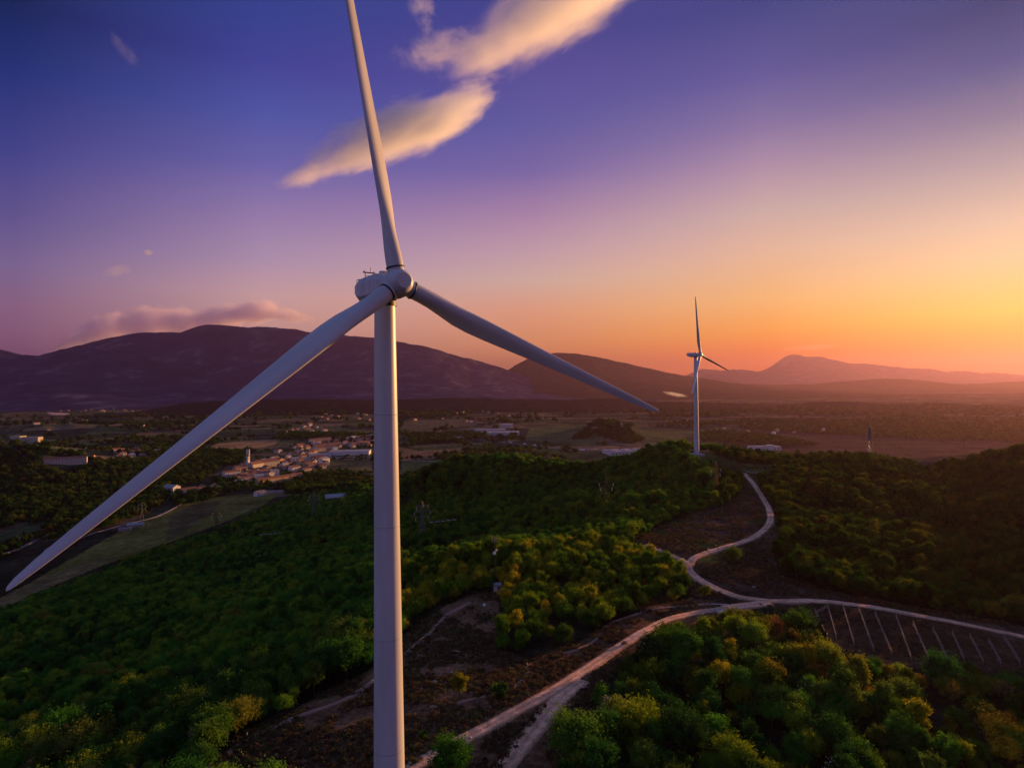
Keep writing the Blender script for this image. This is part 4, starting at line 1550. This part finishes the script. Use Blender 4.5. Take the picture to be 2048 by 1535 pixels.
# ---- valley trees, kept off the buildings
bx = np.array(BUILT)
ok = np.ones(len(vx), bool)
for a, b, r in BUILT:
    ok &= (vx - a) ** 2 + (vy - b) ** 2 > r * r
ok &= np.abs(vx) < vy * 1.2 + 100
vx, vy, vs_ = vx[ok], vy[ok], vs_[ok]
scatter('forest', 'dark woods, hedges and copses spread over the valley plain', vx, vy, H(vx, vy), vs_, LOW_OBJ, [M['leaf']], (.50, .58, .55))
print('valley trees', len(vx), 'hill trees', len(gx), 'grass', len(cx))

# ------------------------------------------------------------------ pylons and masts
def pylon(label, pix, h, rz, mat, group='power pylons among the woods', arms=3, ymin=55, p=None, insul=True, tk=1.0):
    p = at(pix[0], pix[1], ymin) if p is None else p
    T = empty('pylon', (p[0], p[1], p[2] - .5), rz)
    tag(T, label, 'pylon', group)
    m = MB()
    wb, wt = h * .085, h * .02
    lv = [0, .16, .30, .42, .53, .62, .71, .80, .88]
    half = lambda t: wb + (wt - wb) * min(1, t / .62) if t < .62 else wt
    for sx in (-1, 1):
        for sy in (-1, 1):
            for a, b in zip(lv, lv[1:]):
                m.tube((sx * half(a), sy * half(a), a * h), (sx * half(b), sy * half(b), b * h), .11 * tk, n=4)
            m.tube((sx * wt, sy * wt, .88 * h), (0, 0, h), .09 * tk, n=4)
    for a, b in zip(lv, lv[1:]):
        A, B = half(a), half(b)
        for s in (-1, 1):
            m.tube((-A, s * A, a * h), (B, s * B, b * h), .06 * tk, n=4)
            m.tube((A, s * A, a * h), (-B, s * B, b * h), .06 * tk, n=4)
            m.tube((s * A, -A, a * h), (s * B, B, b * h), .06 * tk, n=4)
            m.tube((s * A, A, a * h), (s * B, -B, b * h), .06 * tk, n=4)
    m.build('lattice_tower', mat, T)
    for k in range(arms):
        z = h * (.64 + .12 * k)
        L_ = h * (.15, .18, .13)[k]
        c = MB()
        for s in (-1, 1):
            for e in (-1, 1):
                c.tube((s * wt, e * wt, z), (s * L_, 0, z + .3), .07 * tk, n=4)
            c.tube((s * wt, 0, z + h * .04), (s * L_, 0, z + .3), .06 * tk, n=4)
        ca = c.build('crossarm', mat, T)
        if insul:
            for s in (-1, 1):
                i_ = MB()
                i_.tube((s * L_, 0, z + .2), (s * L_, -.2, z - 1.8), .13, n=6)
                i_.build('insulator', M['glass_white'], ca)
    return T


pylon('lattice pylon in the hollow just right of the tall tower', (845, 1092), 27, .5, M['steel'], tk=1.4)
pylon('lattice pylon among the woods left of the tall tower', (628, 1046), 30, .4, M['steel'], tk=1.5)
pylon('slim dark pylon standing in the green field', (433, 1068), 26, .3, M['dark_steel'], tk=1.8)
pylon('pylon half hidden beside the left turbine blade above the green field', (284, 1040), 24, .4, M['steel'])
pylon('dark pylon on the slope below the wooded hilltop', (1213, 1025), 24, .2, M['dark_steel'], arms=2)
pylon('rust orange pylon in the trees under the distant turbine', (1432, 990), 22, .4, M['rust'], arms=2, tk=1.6)
pylon('tall pylon breaking the skyline of the right hill', (1740, 925), 30, .5, M['steel'], p=P(1740, 916, 520), tk=2.2)
pylon('reddish pylon on the plain at the far right', (1928, 912), 34, .4, M['rust'], p=None, ymin=600, tk=3)
for (a, b, w) in ((542, 1082, 'left of the tall tower in the dark woods'), (886, 1068, 'right of the tall tower in the dark hollow')):
    # strain pylon of which mainly the pale insulator strings show
    p = at(a, b + 16)
    T = empty('power_pole', (p[0], p[1], p[2] - .5), .45)
    tag(T, 'twin power pole with pale strings ' + w, 'power pole', 'twin power poles with pale strings')
    for s in (-1, 1):
        m = MB()
        m.tube((s * 3.2, 0, 0), (s * 3.2, 0, 13.2), .2, .14)
        m.build('pole', M['dark_steel'], T)
    m = MB()
    m.box((0, 0, 13.4), (15, .3, .35))
    cb = m.build('crossbeam', M['dark_steel'], T)
    for q in (-7, -3.4, 0, 3.4, 7):
        m = MB()
        m.tube((q - 1.2, -.2, 13.0), (q + 1.2, -.4, 12.9), .16)
        m.build('insulator', M['glass_white'], cb)

# thin telecom mast with its hut on the knoll
p = at(990, 1176)
T = empty('telecom_mast', (p[0], p[1], p[2] - .3))
tag(T, 'thin telecom mast with dishes and panel antennas on the wooded knoll', 'mast')
m = MB()
hm = 18.5
for a in (0, 2.09, 4.19):
    m.tube((.35 * math.cos(a), .35 * math.sin(a), 0), (.25 * math.cos(a), .25 * math.sin(a), hm - 1), .05, n=5)
for k in range(18):
    a0 = 2.09 * (k % 3)
    m.tube((.34 * math.cos(a0), .34 * math.sin(a0), k), (.34 * math.cos(a0 + 2.09), .34 * math.sin(a0 + 2.09), k + 1), .03, n=4)
m.build('lattice', M['dark_steel'], T)
m = MB()
m.tube((-.9, 0, hm - 1.6), (.9, 0, hm - 1.6), .06)
m.tube((0, -.7, hm - 1.8), (0, .7, hm - 1.8), .06)
m.build('antenna_frame', M['dark_steel'], T)
for x, y in ((-.9, 0), (.9, 0), (0, -.7)):
    m = MB()
    m.box((x, y, hm - .6), (.28, .2, 2.3))
    m.build('panel_antenna', M['wood'], T)
for x, z, r in ((-.1, hm - 5.4, .62), (.55, hm - 4.4, .42)):
    m = MB()
    rg_ = [[(x + q * r * math.cos(2 * math.pi * i / 18), -.55 - dy, z + q * r * math.sin(2 * math.pi * i / 18)) for i in range(18)] for q, dy in ((.2, 0), (.95, .05), (1, .22), (.9, .3))]
    m.loft(rg_)
    m.build('dish', M['truckwhite'], T)
T = house('hut', 'pale equipment hut at the foot of the thin mast', np.array((p[0] + .8, p[1] - 2.4, p[2])), 2.6, 2.2, 2.3, .2, 'wall3', 'roofgrey', flat=True, cat='hut', windows=False)
m = MB()
m.box((.4, -1.12, 1.1), (.9, .08, 1.9))
m.build('door', M['steel'], T)

# ------------------------------------------------------------------ vineyard rows
rows = [((1630, 1227), (1655, 1281)), ((1657, 1223), (1673, 1281)), ((1686, 1218), (1708, 1292)), ((1718, 1224), (1747, 1303)), ((1751, 1233), (1784, 1311)), ((1792, 1237), (1822, 1320)),
        ((1826, 1252), (1866, 1342)), ((1866, 1264), (1902, 1338)), ((1905, 1272), (1928, 1324)), ((1940, 1278), (1966, 1328)), ((1978, 1287), (2002, 1332)), ((2010, 1283), (2040, 1330))]
for n, (a, b) in enumerate(rows):
    p, q = Vector(at(*a)), Vector(at(*b))
    p.z, q.z = H1(p.x, p.y), H1(q.x, q.y)
    T = empty('vine_row', p)
    word = 'leftmost pale trellis row of the small vineyard' if n == 0 else ('rightmost pale trellis row of the small vineyard' if n == len(rows) - 1 else
           f"{('second', 'third', 'fourth', 'fifth', 'sixth', 'seventh', 'eighth', 'ninth', 'tenth', 'eleventh')[n - 1]} pale trellis row from the left in the small vineyard")
    tag(T, word, 'vine row', 'trellis rows of the small vineyard')
    ln = (q - p).length
    k = max(4, int(ln / 5))
    pts = []
    for i in range(k + 1):
        w = p.lerp(q, i / k)
        w.z = H1(w.x, w.y)
        pts.append(w - p)
    wire = MB()
    for u, v in zip(pts, pts[1:]):
        for hh, rr in ((.8, .075), (1.5, .06)):
            wire.tube(u + Vector((0, 0, hh)), v + Vector((0, 0, hh)), rr, n=4)
    wire.build('trellis_wire', M['trellis'], T)
    for u in pts:
        po = MB()
        po.tube(u - Vector((0, 0, .3)), u + Vector((0, 0, 1.75)), .07, n=5)
        po.build('post', M['wood'], T)

# ------------------------------------------------------------------ fences, barriers, small things
def rail_fence(label, pix, step=3.0, h=1.05, mat='wood', group=None, n=None):
    pts = [Vector(at(*q)) for q in pix]
    T = empty('rail_fence', pts[0])
    tag(T, label, 'fence', group)
    ws = []
    for a, b in zip(pts, pts[1:]):
        k = max(1, int((b - a).length / step))
        for i in range(k):
            w = a.lerp(b, i / k)
            ws.append(Vector((w.x, w.y, H1(w.x, w.y))))
    ws.append(pts[-1])
    r = MB()
    for a, b in zip(ws, ws[1:]):
        for z in (h, h * .5):
            r.tube(a - pts[0] + Vector((0, 0, z)), b - pts[0] + Vector((0, 0, z)), .075, n=5)
    r.build('rail', M[mat], T)
    for a in ws:
        q = MB()
        q.tube(a - pts[0] - Vector((0, 0, .4)), a - pts[0] + Vector((0, 0, h + .12)), .08, n=6)
        q.build('post', M[mat], T)
    return T


rail_fence('wooden rail fence along the footpath just right of the tall tower', [(806, 1316), (835, 1290), (865, 1266), (880, 1248), (896, 1229)])
rail_fence('short wooden rail fence just left of the tall tower', [(712, 1390), (730, 1380), (748, 1366)])
rail_fence('pale barrier rail across the track near the distant turbine', [(1493, 944), (1504, 947), (1517, 946)], mat='truckwhite')
rail_fence('broken pale rail on the verge beside the gravel fork', [(1416, 1100), (1422, 1104), (1434, 1104)], mat='truckwhite')
rail_fence('pale wooden corner rails at the top of the vineyard', [(1634, 1227), (1645, 1222), (1656, 1215)], mat='wood')

p = at(1455, 1217)
T = empty('road_barrier', (p[0], p[1], p[2]), -.35)
tag(T, 'bent pale metal barrier above the concrete slab at the road junction', 'barrier')
m = MB()
arc = [(-5 + i, 0, 1.0 + .35 * math.sin(i / 10 * math.pi)) for i in range(11)]
for a, b in zip(arc, arc[1:]):
    m.tube(a, b, .11, n=6)
m.build('beam', M['truckwhite'], T)
for x in (-5, 5, 0):
    m = MB()
    m.tube((x, 0, -.4), (x, 0, 1.1), .09)
    m.build('post', M['steel'], T)
p = at(1456, 1222)
m = MB()
m.box((0, 0, .15), (8, 3.4, .7), taper=.98)
s = m.build('concrete_slab', M['concrete'], None, tuple(p))
s.rotation_euler = (0, 0, .1)
tag(s, 'flat pale concrete slab lying below the road junction', 'slab')

p = at(494, 1480)
T = empty('marker_post', (p[0], p[1], p[2]))
tag(T, 'dark marker post with a white band beside the footpath', 'marker post')
m = MB()
m.tube((0, 0, -.4), (0, 0, 2.1), .09, n=8)
m.build('post', M['seal'], T)
m = MB()
m.tube((0, 0, 1.25), (0, 0, 1.7), .12, n=8)
m.build('band', M['truckwhite'], T)
p = at(914, 1305)
T = empty('bench', (p[0], p[1], p[2]), -.3)
tag(T, 'plain pale wooden bench on the bare slope right of the tower', 'bench')
m = MB()
m.box((0, 0, .5), (2.6, .45, .1))
m.build('seat', M['wood'], T)
for x in (-1.2, 1.2):
    m = MB()
    m.box((x, 0, .2), (.14, .42, .55))
    m.build('leg', M['wood'], T)
p = at(969, 1210)
m = MB()
m.loft([[(r * math.cos(i * .9) * (1 + .2 * math.sin(i * 2.1)), r * math.sin(i * .9), z) for i in range(7)] for r, z in ((.5, -.2), (.62, .15), (.4, .5), (.12, .62))])
s = m.build('boulder', M['truckwhite'], None, tuple(p))
tag(s, 'small white boulder in the clearing below the thin mast', 'boulder')
for (a, b), lb in (((1436, 1104), 'small white sign post beside the gravel fork'), ((1320, 1106), 'small white sign on the gravel branch'), ((1526, 943), 'white sign post beside the barrier rail near the distant turbine')):
    p = at(a, b)
    T = empty('sign_post', (p[0], p[1], p[2]), .3)
    tag(T, lb, 'sign')
    m = MB()
    m.tube((0, 0, -.3), (0, 0, 1.5), .05)
    m.build('post', M['steel'], T)
    m = MB()
    m.box((0, -.08, 1.6), (.9, .06, .7))
    m.build('panel', M['truckwhite'], T)

# small rocks on the slope
for n in range(26):
    a = random.choice([(random.uniform(900, 1040), random.uniform(1330, 1480)), (random.uniform(1010, 1160), random.uniform(1390, 1480)), (random.uniform(820, 960), random.uniform(1240, 1420)),
                       (random.uniform(1400, 1520), random.uniform(1090, 1190))])
    p = at(*a)
    m = MB()
    s_ = random.uniform(.2, .55)
    m.loft([[(r * s_ * math.cos(i * .9) * (1 + .3 * math.sin(i * 2.3 + n)), r * s_ * math.sin(i * .9), z * s_) for i in range(7)] for r, z in ((.9, -.4), (1.1, .2), (.8, .7), (.2, .9))], smooth=False)
    s = m.build('rock', M['stone'], None, tuple(p))
    tag(s, 'small pale rock lying on the bare slope near the roads', 'rock', 'pale rocks on the bare slope')

# ------------------------------------------------------------------ lorries and cars on the motorway
def lorry(label, p, rz, cargo, L_=13.5):
    T = empty('lorry', p, rz)
    tag(T, label, 'lorry', 'lorries on the motorway')
    m = MB()
    m.box((-1.5, 0, 2.5), (L_, 2.55, 2.8))
    m.build('trailer', M[cargo], T)
    m = MB()
    m.box((L_ / 2 + .2, 0, 1.9), (2.2, 2.4, 2.7), taper=.94)
    cb = m.build('cab', M['truckblue'], T)
    m = MB()
    m.box((L_ / 2 + 1.26, 0, 2.4), (.12, 2.0, .9))
    m.build('windscreen', M['window'], cb)
    for x in (-6.5, -5.2, L_ / 2 - .6):
        for y in (-1.1, 1.1):
            m = MB()
            m.tube((x, y - .15, .5), (x, y + .15, .5), .5, n=12)
            m.build('wheel', M['tyre'], T)


def on_motorway(px_):
    d = [(proj(q.x, q.y, H1(q.x, q.y))[0] - px_) ** 2 for q in MW]
    i = min(max(int(np.argmin(d)), 1), len(MW) - 2)
    t = MW[i + 1] - MW[i - 1]
    return MW[i], math.atan2(t.y, t.x)


for n, (a, wd, cargo) in enumerate(((1020, 'first white lorry from the left on the motorway', 'truckwhite'), (1048, 'second white lorry from the left on the motorway', 'truckwhite'),
                                    (1069, 'third white lorry from the left on the motorway', 'truckwhite'), (1087, 'fourth white lorry from the left on the motorway', 'truckwhite'),
                                    (1112, 'fifth lorry from the left on the motorway', 'roofgrey'), (1152, 'sixth lorry, grey, near the motorway factory', 'roofgrey'), (1164, 'rightmost lorry on the motorway', 'truckwhite'))):
    q, an = on_motorway(a)
    lorry(wd, (q.x, q.y, H1(q.x, q.y) + 1.0), an, cargo)
# ------------------------------------------------------------------ clouds (real volumes, high above the haze)
def cloud(label, pix, dist, length, height, depth, ang, dens, seed, taper=(0, 0), nscale=2.2, namp=.9, soft=.5, color=(1, 1, 1), name='cloud', aniso=0.35, stretch=(1, 1, 1), step=.3, bend=0.0, fine=.28, dist_n=.6, warp=.7):
    """ellipsoid hull facing the viewer's side of the sky; density = shape minus fractal noise"""
    x, z = ray(*pix)
    c = Vector((x * dist, dist, z * dist))
    bm = bmesh.new()
    bmesh.ops.create_icosphere(bm, subdivisions=3, radius=1.0)
    me = bpy.data.meshes.new(name)
    bm.to_mesh(me)
    bm.free()
    o = link(name, me)
    tag(o, label, 'cloud' if name == 'cloud' else 'smoke', None, 'stuff' if name != 'cloud' else None)
    d = Vector((c.x, c.y, 0)).normalized()
    s = Vector((d.y, -d.x, 0))
    u = Vector((0, 0, 1))
    ax = s * math.cos(ang) + u * math.sin(ang)
    ay = -s * math.sin(ang) + u * math.cos(ang)
    m4 = Matrix.Identity(4)
    for i in range(3):
        m4[i][0], m4[i][1], m4[i][2], m4[i][3] = ax[i] * length, d[i] * depth, ay[i] * height, c[i]
    o.matrix_world = m4
    m = bpy.data.materials.new(name)
    nt, out, N, L = nodes(m)
    pv = N('ShaderNodeVolumePrincipled')
    pv.inputs['Color'].default_value = (*color, 1)
    pv.inputs['Anisotropy'].default_value = aniso
    L(pv.outputs[0], out.inputs['Volume'])
    tc = N('ShaderNodeTexCoord')
    sep = N('ShaderNodeSeparateXYZ')
    L(tc.outputs['Object'], sep.inputs[0])

    def mt(op, a, b=None, c_=None):
        n = N('ShaderNodeMath')
        n.operation = op
        for i, v in enumerate((a, b, c_)):
            if v is None:
                continue
            if isinstance(v, (int, float)):
                n.inputs[i].default_value = v
            else:
                L(v, n.inputs[i])
        return n.outputs[0]
    X, Y, Z = sep.outputs
    # width narrows towards either end
    wl = mt('MULTIPLY_ADD', X, -.5, .5)                       # 1 at left end
    w = mt('SUBTRACT', 1.0, mt('ADD', mt('MULTIPLY', mt('POWER', mt('MAXIMUM', wl, 0), 1.6), taper[0]), mt('MULTIPLY', mt('POWER', mt('MAXIMUM', mt('SUBTRACT', 1.0, wl), 0), 1.6), taper[1])))
    w = mt('MAXIMUM', w, .08)
    Zb = mt('ADD', Z, mt('MULTIPLY', mt('MULTIPLY', X, X), bend))
    wn = N('ShaderNodeTexNoise')
    wn.inputs['Scale'].default_value = 2.1
    wn.inputs['Detail'].default_value = 3
    mpw = N('ShaderNodeMapping')
    mpw.inputs['Location'].default_value = (seed * 1.7, 4.0, seed * .9)
    L(tc.outputs['Object'], mpw.inputs[0])
    L(mpw.outputs[0], wn.inputs['Vector'])
    sw = N('ShaderNodeSeparateXYZ')
    L(wn.outputs['Color'], sw.inputs[0])
    Zb = mt('ADD', Zb, mt('MULTIPLY_ADD', sw.outputs[0], warp, -.5 * warp))
    X = mt('ADD', X, mt('MULTIPLY_ADD', sw.outputs[1], warp * .6, -.3 * warp))
    zz = mt('DIVIDE', Zb, w)
    r2 = mt('ADD', mt('MULTIPLY', X, X), mt('ADD', mt('MULTIPLY', Y, Y), mt('MULTIPLY', zz, zz)))
    mp = N('ShaderNodeMapping')
    mp.inputs['Location'].default_value = (seed * 3.7, seed * 1.3, seed * 2.1)
    mp.inputs['Scale'].default_value = (length / height * stretch[0], depth / height * stretch[1], stretch[2])
    L(tc.outputs['Object'], mp.inputs[0])
    nz = N('ShaderNodeTexNoise')
    nz.inputs['Scale'].default_value = nscale
    nz.inputs['Detail'].default_value = 9
    nz.inputs['Roughness'].default_value = .66
    nz.inputs['Distortion'].default_value = dist_n
    L(mp.outputs[0], nz.inputs['Vector'])
    n2 = N('ShaderNodeTexNoise')
    n2.inputs['Scale'].default_value = nscale * 4.2
    n2.inputs['Detail'].default_value = 8
    n2.inputs['Roughness'].default_value = .62
    n2.inputs['Distortion'].default_value = 1.2
    L(mp.outputs[0], n2.inputs['Vector'])
    shape = mt('SUBTRACT', mt('SUBTRACT', 1.0, r2), mt('MULTIPLY', nz.outputs['Fac'], namp * .72))
    shape = mt('SUBTRACT', shape, mt('MULTIPLY', n2.outputs['Fac'], fine))
    mr = N('ShaderNodeMapRange')
    mr.interpolation_type = 'SMOOTHSTEP'
    mr.inputs['From Min'].default_value = 0.0
    mr.inputs['From Max'].default_value = soft
    mr.inputs['To Min'].default_value = 0
    mr.inputs['To Max'].default_value = dens
    L(shape, mr.inputs[0])
    L(mr.outputs[0], pv.inputs['Density'])
    m.cycles.volume_step_rate = step
    me.materials.append(m)
    return o


CW = (.93, .965, 1.0)
cloud('bright spindle shaped cloud crossing behind the upright blade', (786, 270), 4300, 1260, 400, 400, R(27), .015, 1, taper=(.75, .3), nscale=1.6, namp=1.0, soft=.55, fine=.30, stretch=(.5, .6, 1), color=CW)
cloud('big bright cloud streaming out of the top edge of the picture', (1130, -5), 4600, 1850, 560, 520, R(28), .010, 2, taper=(.45, .2), nscale=1.5, namp=1.0, soft=.7, fine=.32, stretch=(.45, .6, 1), color=CW)
cloud('ragged thin veil at the left end of the big top cloud', (900, 105), 4650, 860, 360, 300, R(8), .009, 3, taper=(.3, .2), stretch=(.7, .7, 1), nscale=2.0, namp=1.3, soft=.9, fine=.42, dist_n=1.6, color=CW)
cloud('small ragged wisp hanging from the top edge left of the big cloud', (845, 15), 4650, 210, 400, 180, R(15), .008, 4, nscale=1.6, namp=1.3, soft=.9, fine=.45, dist_n=1.6, color=CW)
cloud('small slanting wisp alone in the blue at the upper left', (246, 98), 4600, 270, 130, 110, R(-50), .0045, 5, taper=(.8, 0), nscale=1.5, namp=1.2, soft=1.0, fine=.4, color=CW)
cloud('faint pink wisp low in the left sky', (235, 541), 9000, 330, 140, 160, R(18), .0035, 6, nscale=1.4, namp=.95, soft=.8, color=CW)
cloud('tiny puff above the faint pink wisp', (296, 505), 9000, 110, 65, 80, R(0), .008, 7, nscale=1.2, namp=.8, soft=.6, color=CW)
# cap of cloud over the left massif, beyond its crest
for n, (a, b, L_, h_, ang, sd, lb) in enumerate((
        (150, 680, 1100, 330, 34, 11, 'lowest left wisp of the cloud cap sliding down the mountain'), (215, 655, 1150, 560, 22, 12, 'first dark puff of the cloud cap at its left shoulder'),
        (295, 642, 1150, 620, 6, 13, 'rounded puff of the cloud cap above the left summit'), (370, 638, 1100, 520, 0, 14, 'flat middle part of the cloud cap on the mountain'),
        (445, 630, 1200, 480, 10, 16, 'rising right part of the cloud cap on the mountain'), (512, 618, 1000, 420, 5, 17, 'highest bright puff of the cloud cap on the mountain'),
        (575, 624, 1000, 280, -8, 18, 'thin right tail of the cloud cap on the mountain'))):
    cloud(lb, (a, b + 6), 16500, L_ * 1.1, h_ * 1.3, 800, R(ang), .004 if n < 6 else .002, sd, taper=(.5 if n == 0 else .1, .4 if n == 6 else .1), nscale=1.5, namp=.9, soft=.5, fine=.32, color=(.93, .88, 1.0))
cloud('faint flat lens shaped cloud above the far orange peak', (1625, 694), 24000, 1700, 190, 700, R(2), .0007, 15, nscale=1.0, namp=.7, soft=.7, color=(.7, .55, .5))
cloud('pale smoke plume drifting at the foot of the far hill', (1350, 788), 5200, 175, 42, 60, R(-10), .034, 21, taper=(.2, .6), nscale=1.8, namp=1.02, soft=.7, fine=.36, name='smoke')

# ------------------------------------------------------------------ haze
hz = MB()
zt, zb = 860.0, -260.0
hz.box((0, 0, (zt + zb) / 2), (52000, 52000, zt - zb))
hm_ = bpy.data.materials.new('haze')
nt, out, N, L = nodes(hm_)
pv = N('ShaderNodeVolumePrincipled')
pv.inputs['Color'].default_value = (.30, .180, .29, 1)
pv.inputs['Density'].default_value = HAZE
pv.inputs['Anisotropy'].default_value = HAZE_G
L(pv.outputs[0], out.inputs['Volume'])
ho = hz.build('haze', hm_)
tag(ho, 'thin evening haze filling the valley', 'haze', None, 'stuff')

# ------------------------------------------------------------------ sky and sun
SUN_AZ, SUN_EL = R(50), R(5.6)
w = bpy.data.worlds.new('World')
SC.world = w
w.use_nodes = True
nt = w.node_tree
nt.nodes.clear()
N, L = nt.nodes.new, nt.links.new
out = N('ShaderNodeOutputWorld')
bg = N('ShaderNodeBackground')
L(bg.outputs[0], out.inputs[0])
tc = N('ShaderNodeTexCoord')
sep = N('ShaderNodeSeparateXYZ')
L(tc.outputs['Generated'], sep.inputs[0])


def mt(op, a, b=None, c_=None, clamp=False):
    n = N('ShaderNodeMath')
    n.operation = op
    n.use_clamp = clamp
    for i, v in enumerate((a, b, c_)):
        if v is None:
            continue
        if isinstance(v, (int, float)):
            n.inputs[i].default_value = v
        else:
            L(v, n.inputs[i])
    return n.outputs[0]


X, Y, Z = sep.outputs
el = mt('MULTIPLY', mt('ARCSINE', Z), 180 / math.pi)
hor = mt('SQRT', mt('ADD', mt('MULTIPLY', X, X), mt('ADD', mt('MULTIPLY', Y, Y), 1e-6)))
cosd = mt('DIVIDE', mt('ADD', mt('MULTIPLY', X, math.sin(SUN_AZ)), mt('MULTIPLY', Y, math.cos(SUN_AZ))), hor)
daz = mt('MULTIPLY', mt('ARCCOSINE', mt('MINIMUM', mt('MAXIMUM', cosd, -1.0), 1.0)), 180 / math.pi)   # degrees away from the sun round the horizon
elf = mt('DIVIDE', el, 60.0, clamp=True)


def elev(px_, py_):
    x, z = ray(px_, py_)
    return math.degrees(math.atan2(z, math.hypot(x, 1))), math.degrees(math.atan2(x, 1))


def column(px_, rows, top):
    st = []
    for y, c, *k_ in rows:
        st.append((max(0, elev(px_, y)[0]) / 60, tuple(v * (k_[0] if k_ else 1) for v in lin(*c))))
    st.sort(key=lambda q: q[0])
    st.append((.80, lin(*top)))
    r = N('ShaderNodeValToRGB')
    cr = r.color_ramp
    cr.interpolation = 'B_SPLINE' if False else 'LINEAR'
    while len(cr.elements) < len(st):
        cr.elements.new(.5)
    for e, (p_, c) in zip(cr.elements, st):
        e.position = min(1, p_)
        e.color = (*c, 1)
    L(elf, r.inputs[0])
    return r.outputs[0], math.degrees(SUN_AZ) - elev(px_, 700)[1]


ZEN = (70, 98, 150)
cols = [
    column(2010, [(760, (255, 112, 4), 1.7), (735, (255, 116, 4), 1.6), (690, (255, 160, 22), 1.35), (620, (255, 206, 92), 1.18), (520, (248, 214, 164)), (440, (222, 198, 174)), (330, (172, 162, 168)), (230, (122, 124, 154)),
                  (120, (60, 86, 142)), (0, (12, 64, 118))], ZEN),
    column(1530, [(760, (250, 104, 20), 1.25), (710, (252, 122, 30), 1.15), (660, (255, 168, 66), 1.05), (600, (250, 190, 118)), (500, (228, 186, 160)), (420, (200, 174, 170)), (330, (168, 142, 170)), (250, (126, 114, 162)),
                  (150, (86, 88, 154)), (0, (48, 66, 132))], ZEN),
    column(1070, [(760, (225, 140, 100)), (690, (240, 156, 104)), (620, (234, 166, 134)), (560, (214, 178, 166)), (500, (196, 160, 175)), (420, (164, 130, 170)), (340, (116, 102, 166)), (250, (90, 90, 160)),
                  (130, (80, 76, 150)), (0, (58, 64, 140))], ZEN),
    column(530, [(760, (200, 140, 140)), (650, (216, 165, 160)), (590, (212, 168, 170)), (520, (180, 150, 180)), (430, (150, 126, 175)), (330, (106, 100, 170)), (230, (76, 86, 165)), (120, (60, 66, 150)), (0, (45, 64, 140))], ZEN),
    column(30, [(760, (140, 98, 132)), (690, (152, 102, 138)), (610, (146, 107, 142)), (530, (126, 106, 154)), (430, (95, 86, 147)), (300, (60, 66, 140)), (137, (24, 48, 118)), (0, (6, 34, 86))], (60, 88, 140)),
]
prev, a0 = cols[0]
for c, a1 in cols[1:]:
    mr = N('ShaderNodeMapRange')
    mr.inputs['From Min'].default_value = a0
    mr.inputs['From Max'].default_value = a1
    L(daz, mr.inputs[0])
    mx = N('ShaderNodeMix')
    mx.data_type = 'RGBA'
    L(mr.outputs[0], mx.inputs[0])
    L(prev, mx.inputs[6])
    L(c, mx.inputs[7])
    prev, a0 = mx.outputs[2], a1
# behind the viewer: paler lavender dusk
r = N('ShaderNodeValToRGB')
cr = r.color_ramp
while len(cr.elements) < 4:
    cr.elements.new(.5)
for e, (p_, c) in zip(cr.elements, ((0, (150, 132, 165)), (.25, (172, 156, 196)), (.55, (120, 130, 180)), (.9, (70, 98, 150)))):
    e.position = p_
    e.color = (*lin(*c), 1)
L(elf, r.inputs[0])
mr = N('ShaderNodeMapRange')
mr.interpolation_type = 'SMOOTHSTEP'
mr.inputs['From Min'].default_value = 105
mr.inputs['From Max'].default_value = 180
L(daz, mr.inputs[0])
mx = N('ShaderNodeMix')
mx.data_type = 'RGBA'
L(mr.outputs[0], mx.inputs[0])
L(prev, mx.inputs[6])
L(r.outputs[0], mx.inputs[7])
# a share of the physical sky on top
sky = N('ShaderNodeTexSky')
sky.sky_type = 'NISHITA'
sky.sun_disc = False
sky.sun_elevation = SUN_EL
sky.sun_rotation = SUN_AZ
sky.altitude = 400
sky.dust_density = 2.0
ms = N('ShaderNodeVectorMath')
ms.operation = 'SCALE'
L(sky.outputs[0], ms.inputs[0])
ms.inputs['Scale'].default_value = NISH
va = N('ShaderNodeVectorMath')
va.operation = 'ADD'
vs2 = N('ShaderNodeVectorMath')
vs2.operation = 'SCALE'
vs2.inputs['Scale'].default_value = SKYK
L(mx.outputs[2], vs2.inputs[0])
L(vs2.outputs[0], va.inputs[0])
L(ms.outputs[0], va.inputs[1])
L(va.outputs[0], bg.inputs[0])
bg.inputs[1].default_value = 1.0

sl = bpy.data.lights.new('sun', 'SUN')
sl.energy = SUN_E
sl.angle = R(0.6)
sl.color = SUN_C
so = bpy.data.objects.new('sun', sl)
COL.objects.link(so)
dv = Vector((math.sin(SUN_AZ) * math.cos(SUN_EL), math.cos(SUN_AZ) * math.cos(SUN_EL), math.sin(SUN_EL)))
so.rotation_euler = (-dv).to_track_quat('-Z', 'Y').to_euler()
so.location = dv * 400

SC.view_settings.view_transform = 'Standard'
SC.view_settings.look = 'None'
SC.view_settings.exposure = EXPO
SC.view_settings.gamma = 1
SC.render.engine = 'CYCLES'
cy_ = SC.cycles
cy_.use_denoising = True
cy_.max_bounces = 12
cy_.diffuse_bounces = 2
cy_.glossy_bounces = 2
cy_.transmission_bounces = 4
cy_.transparent_max_bounces = 8
cy_.volume_bounces = 10
cy_.use_adaptive_sampling = True
cy_.sample_clamp_indirect = 4
bpy.context.view_layer.update()
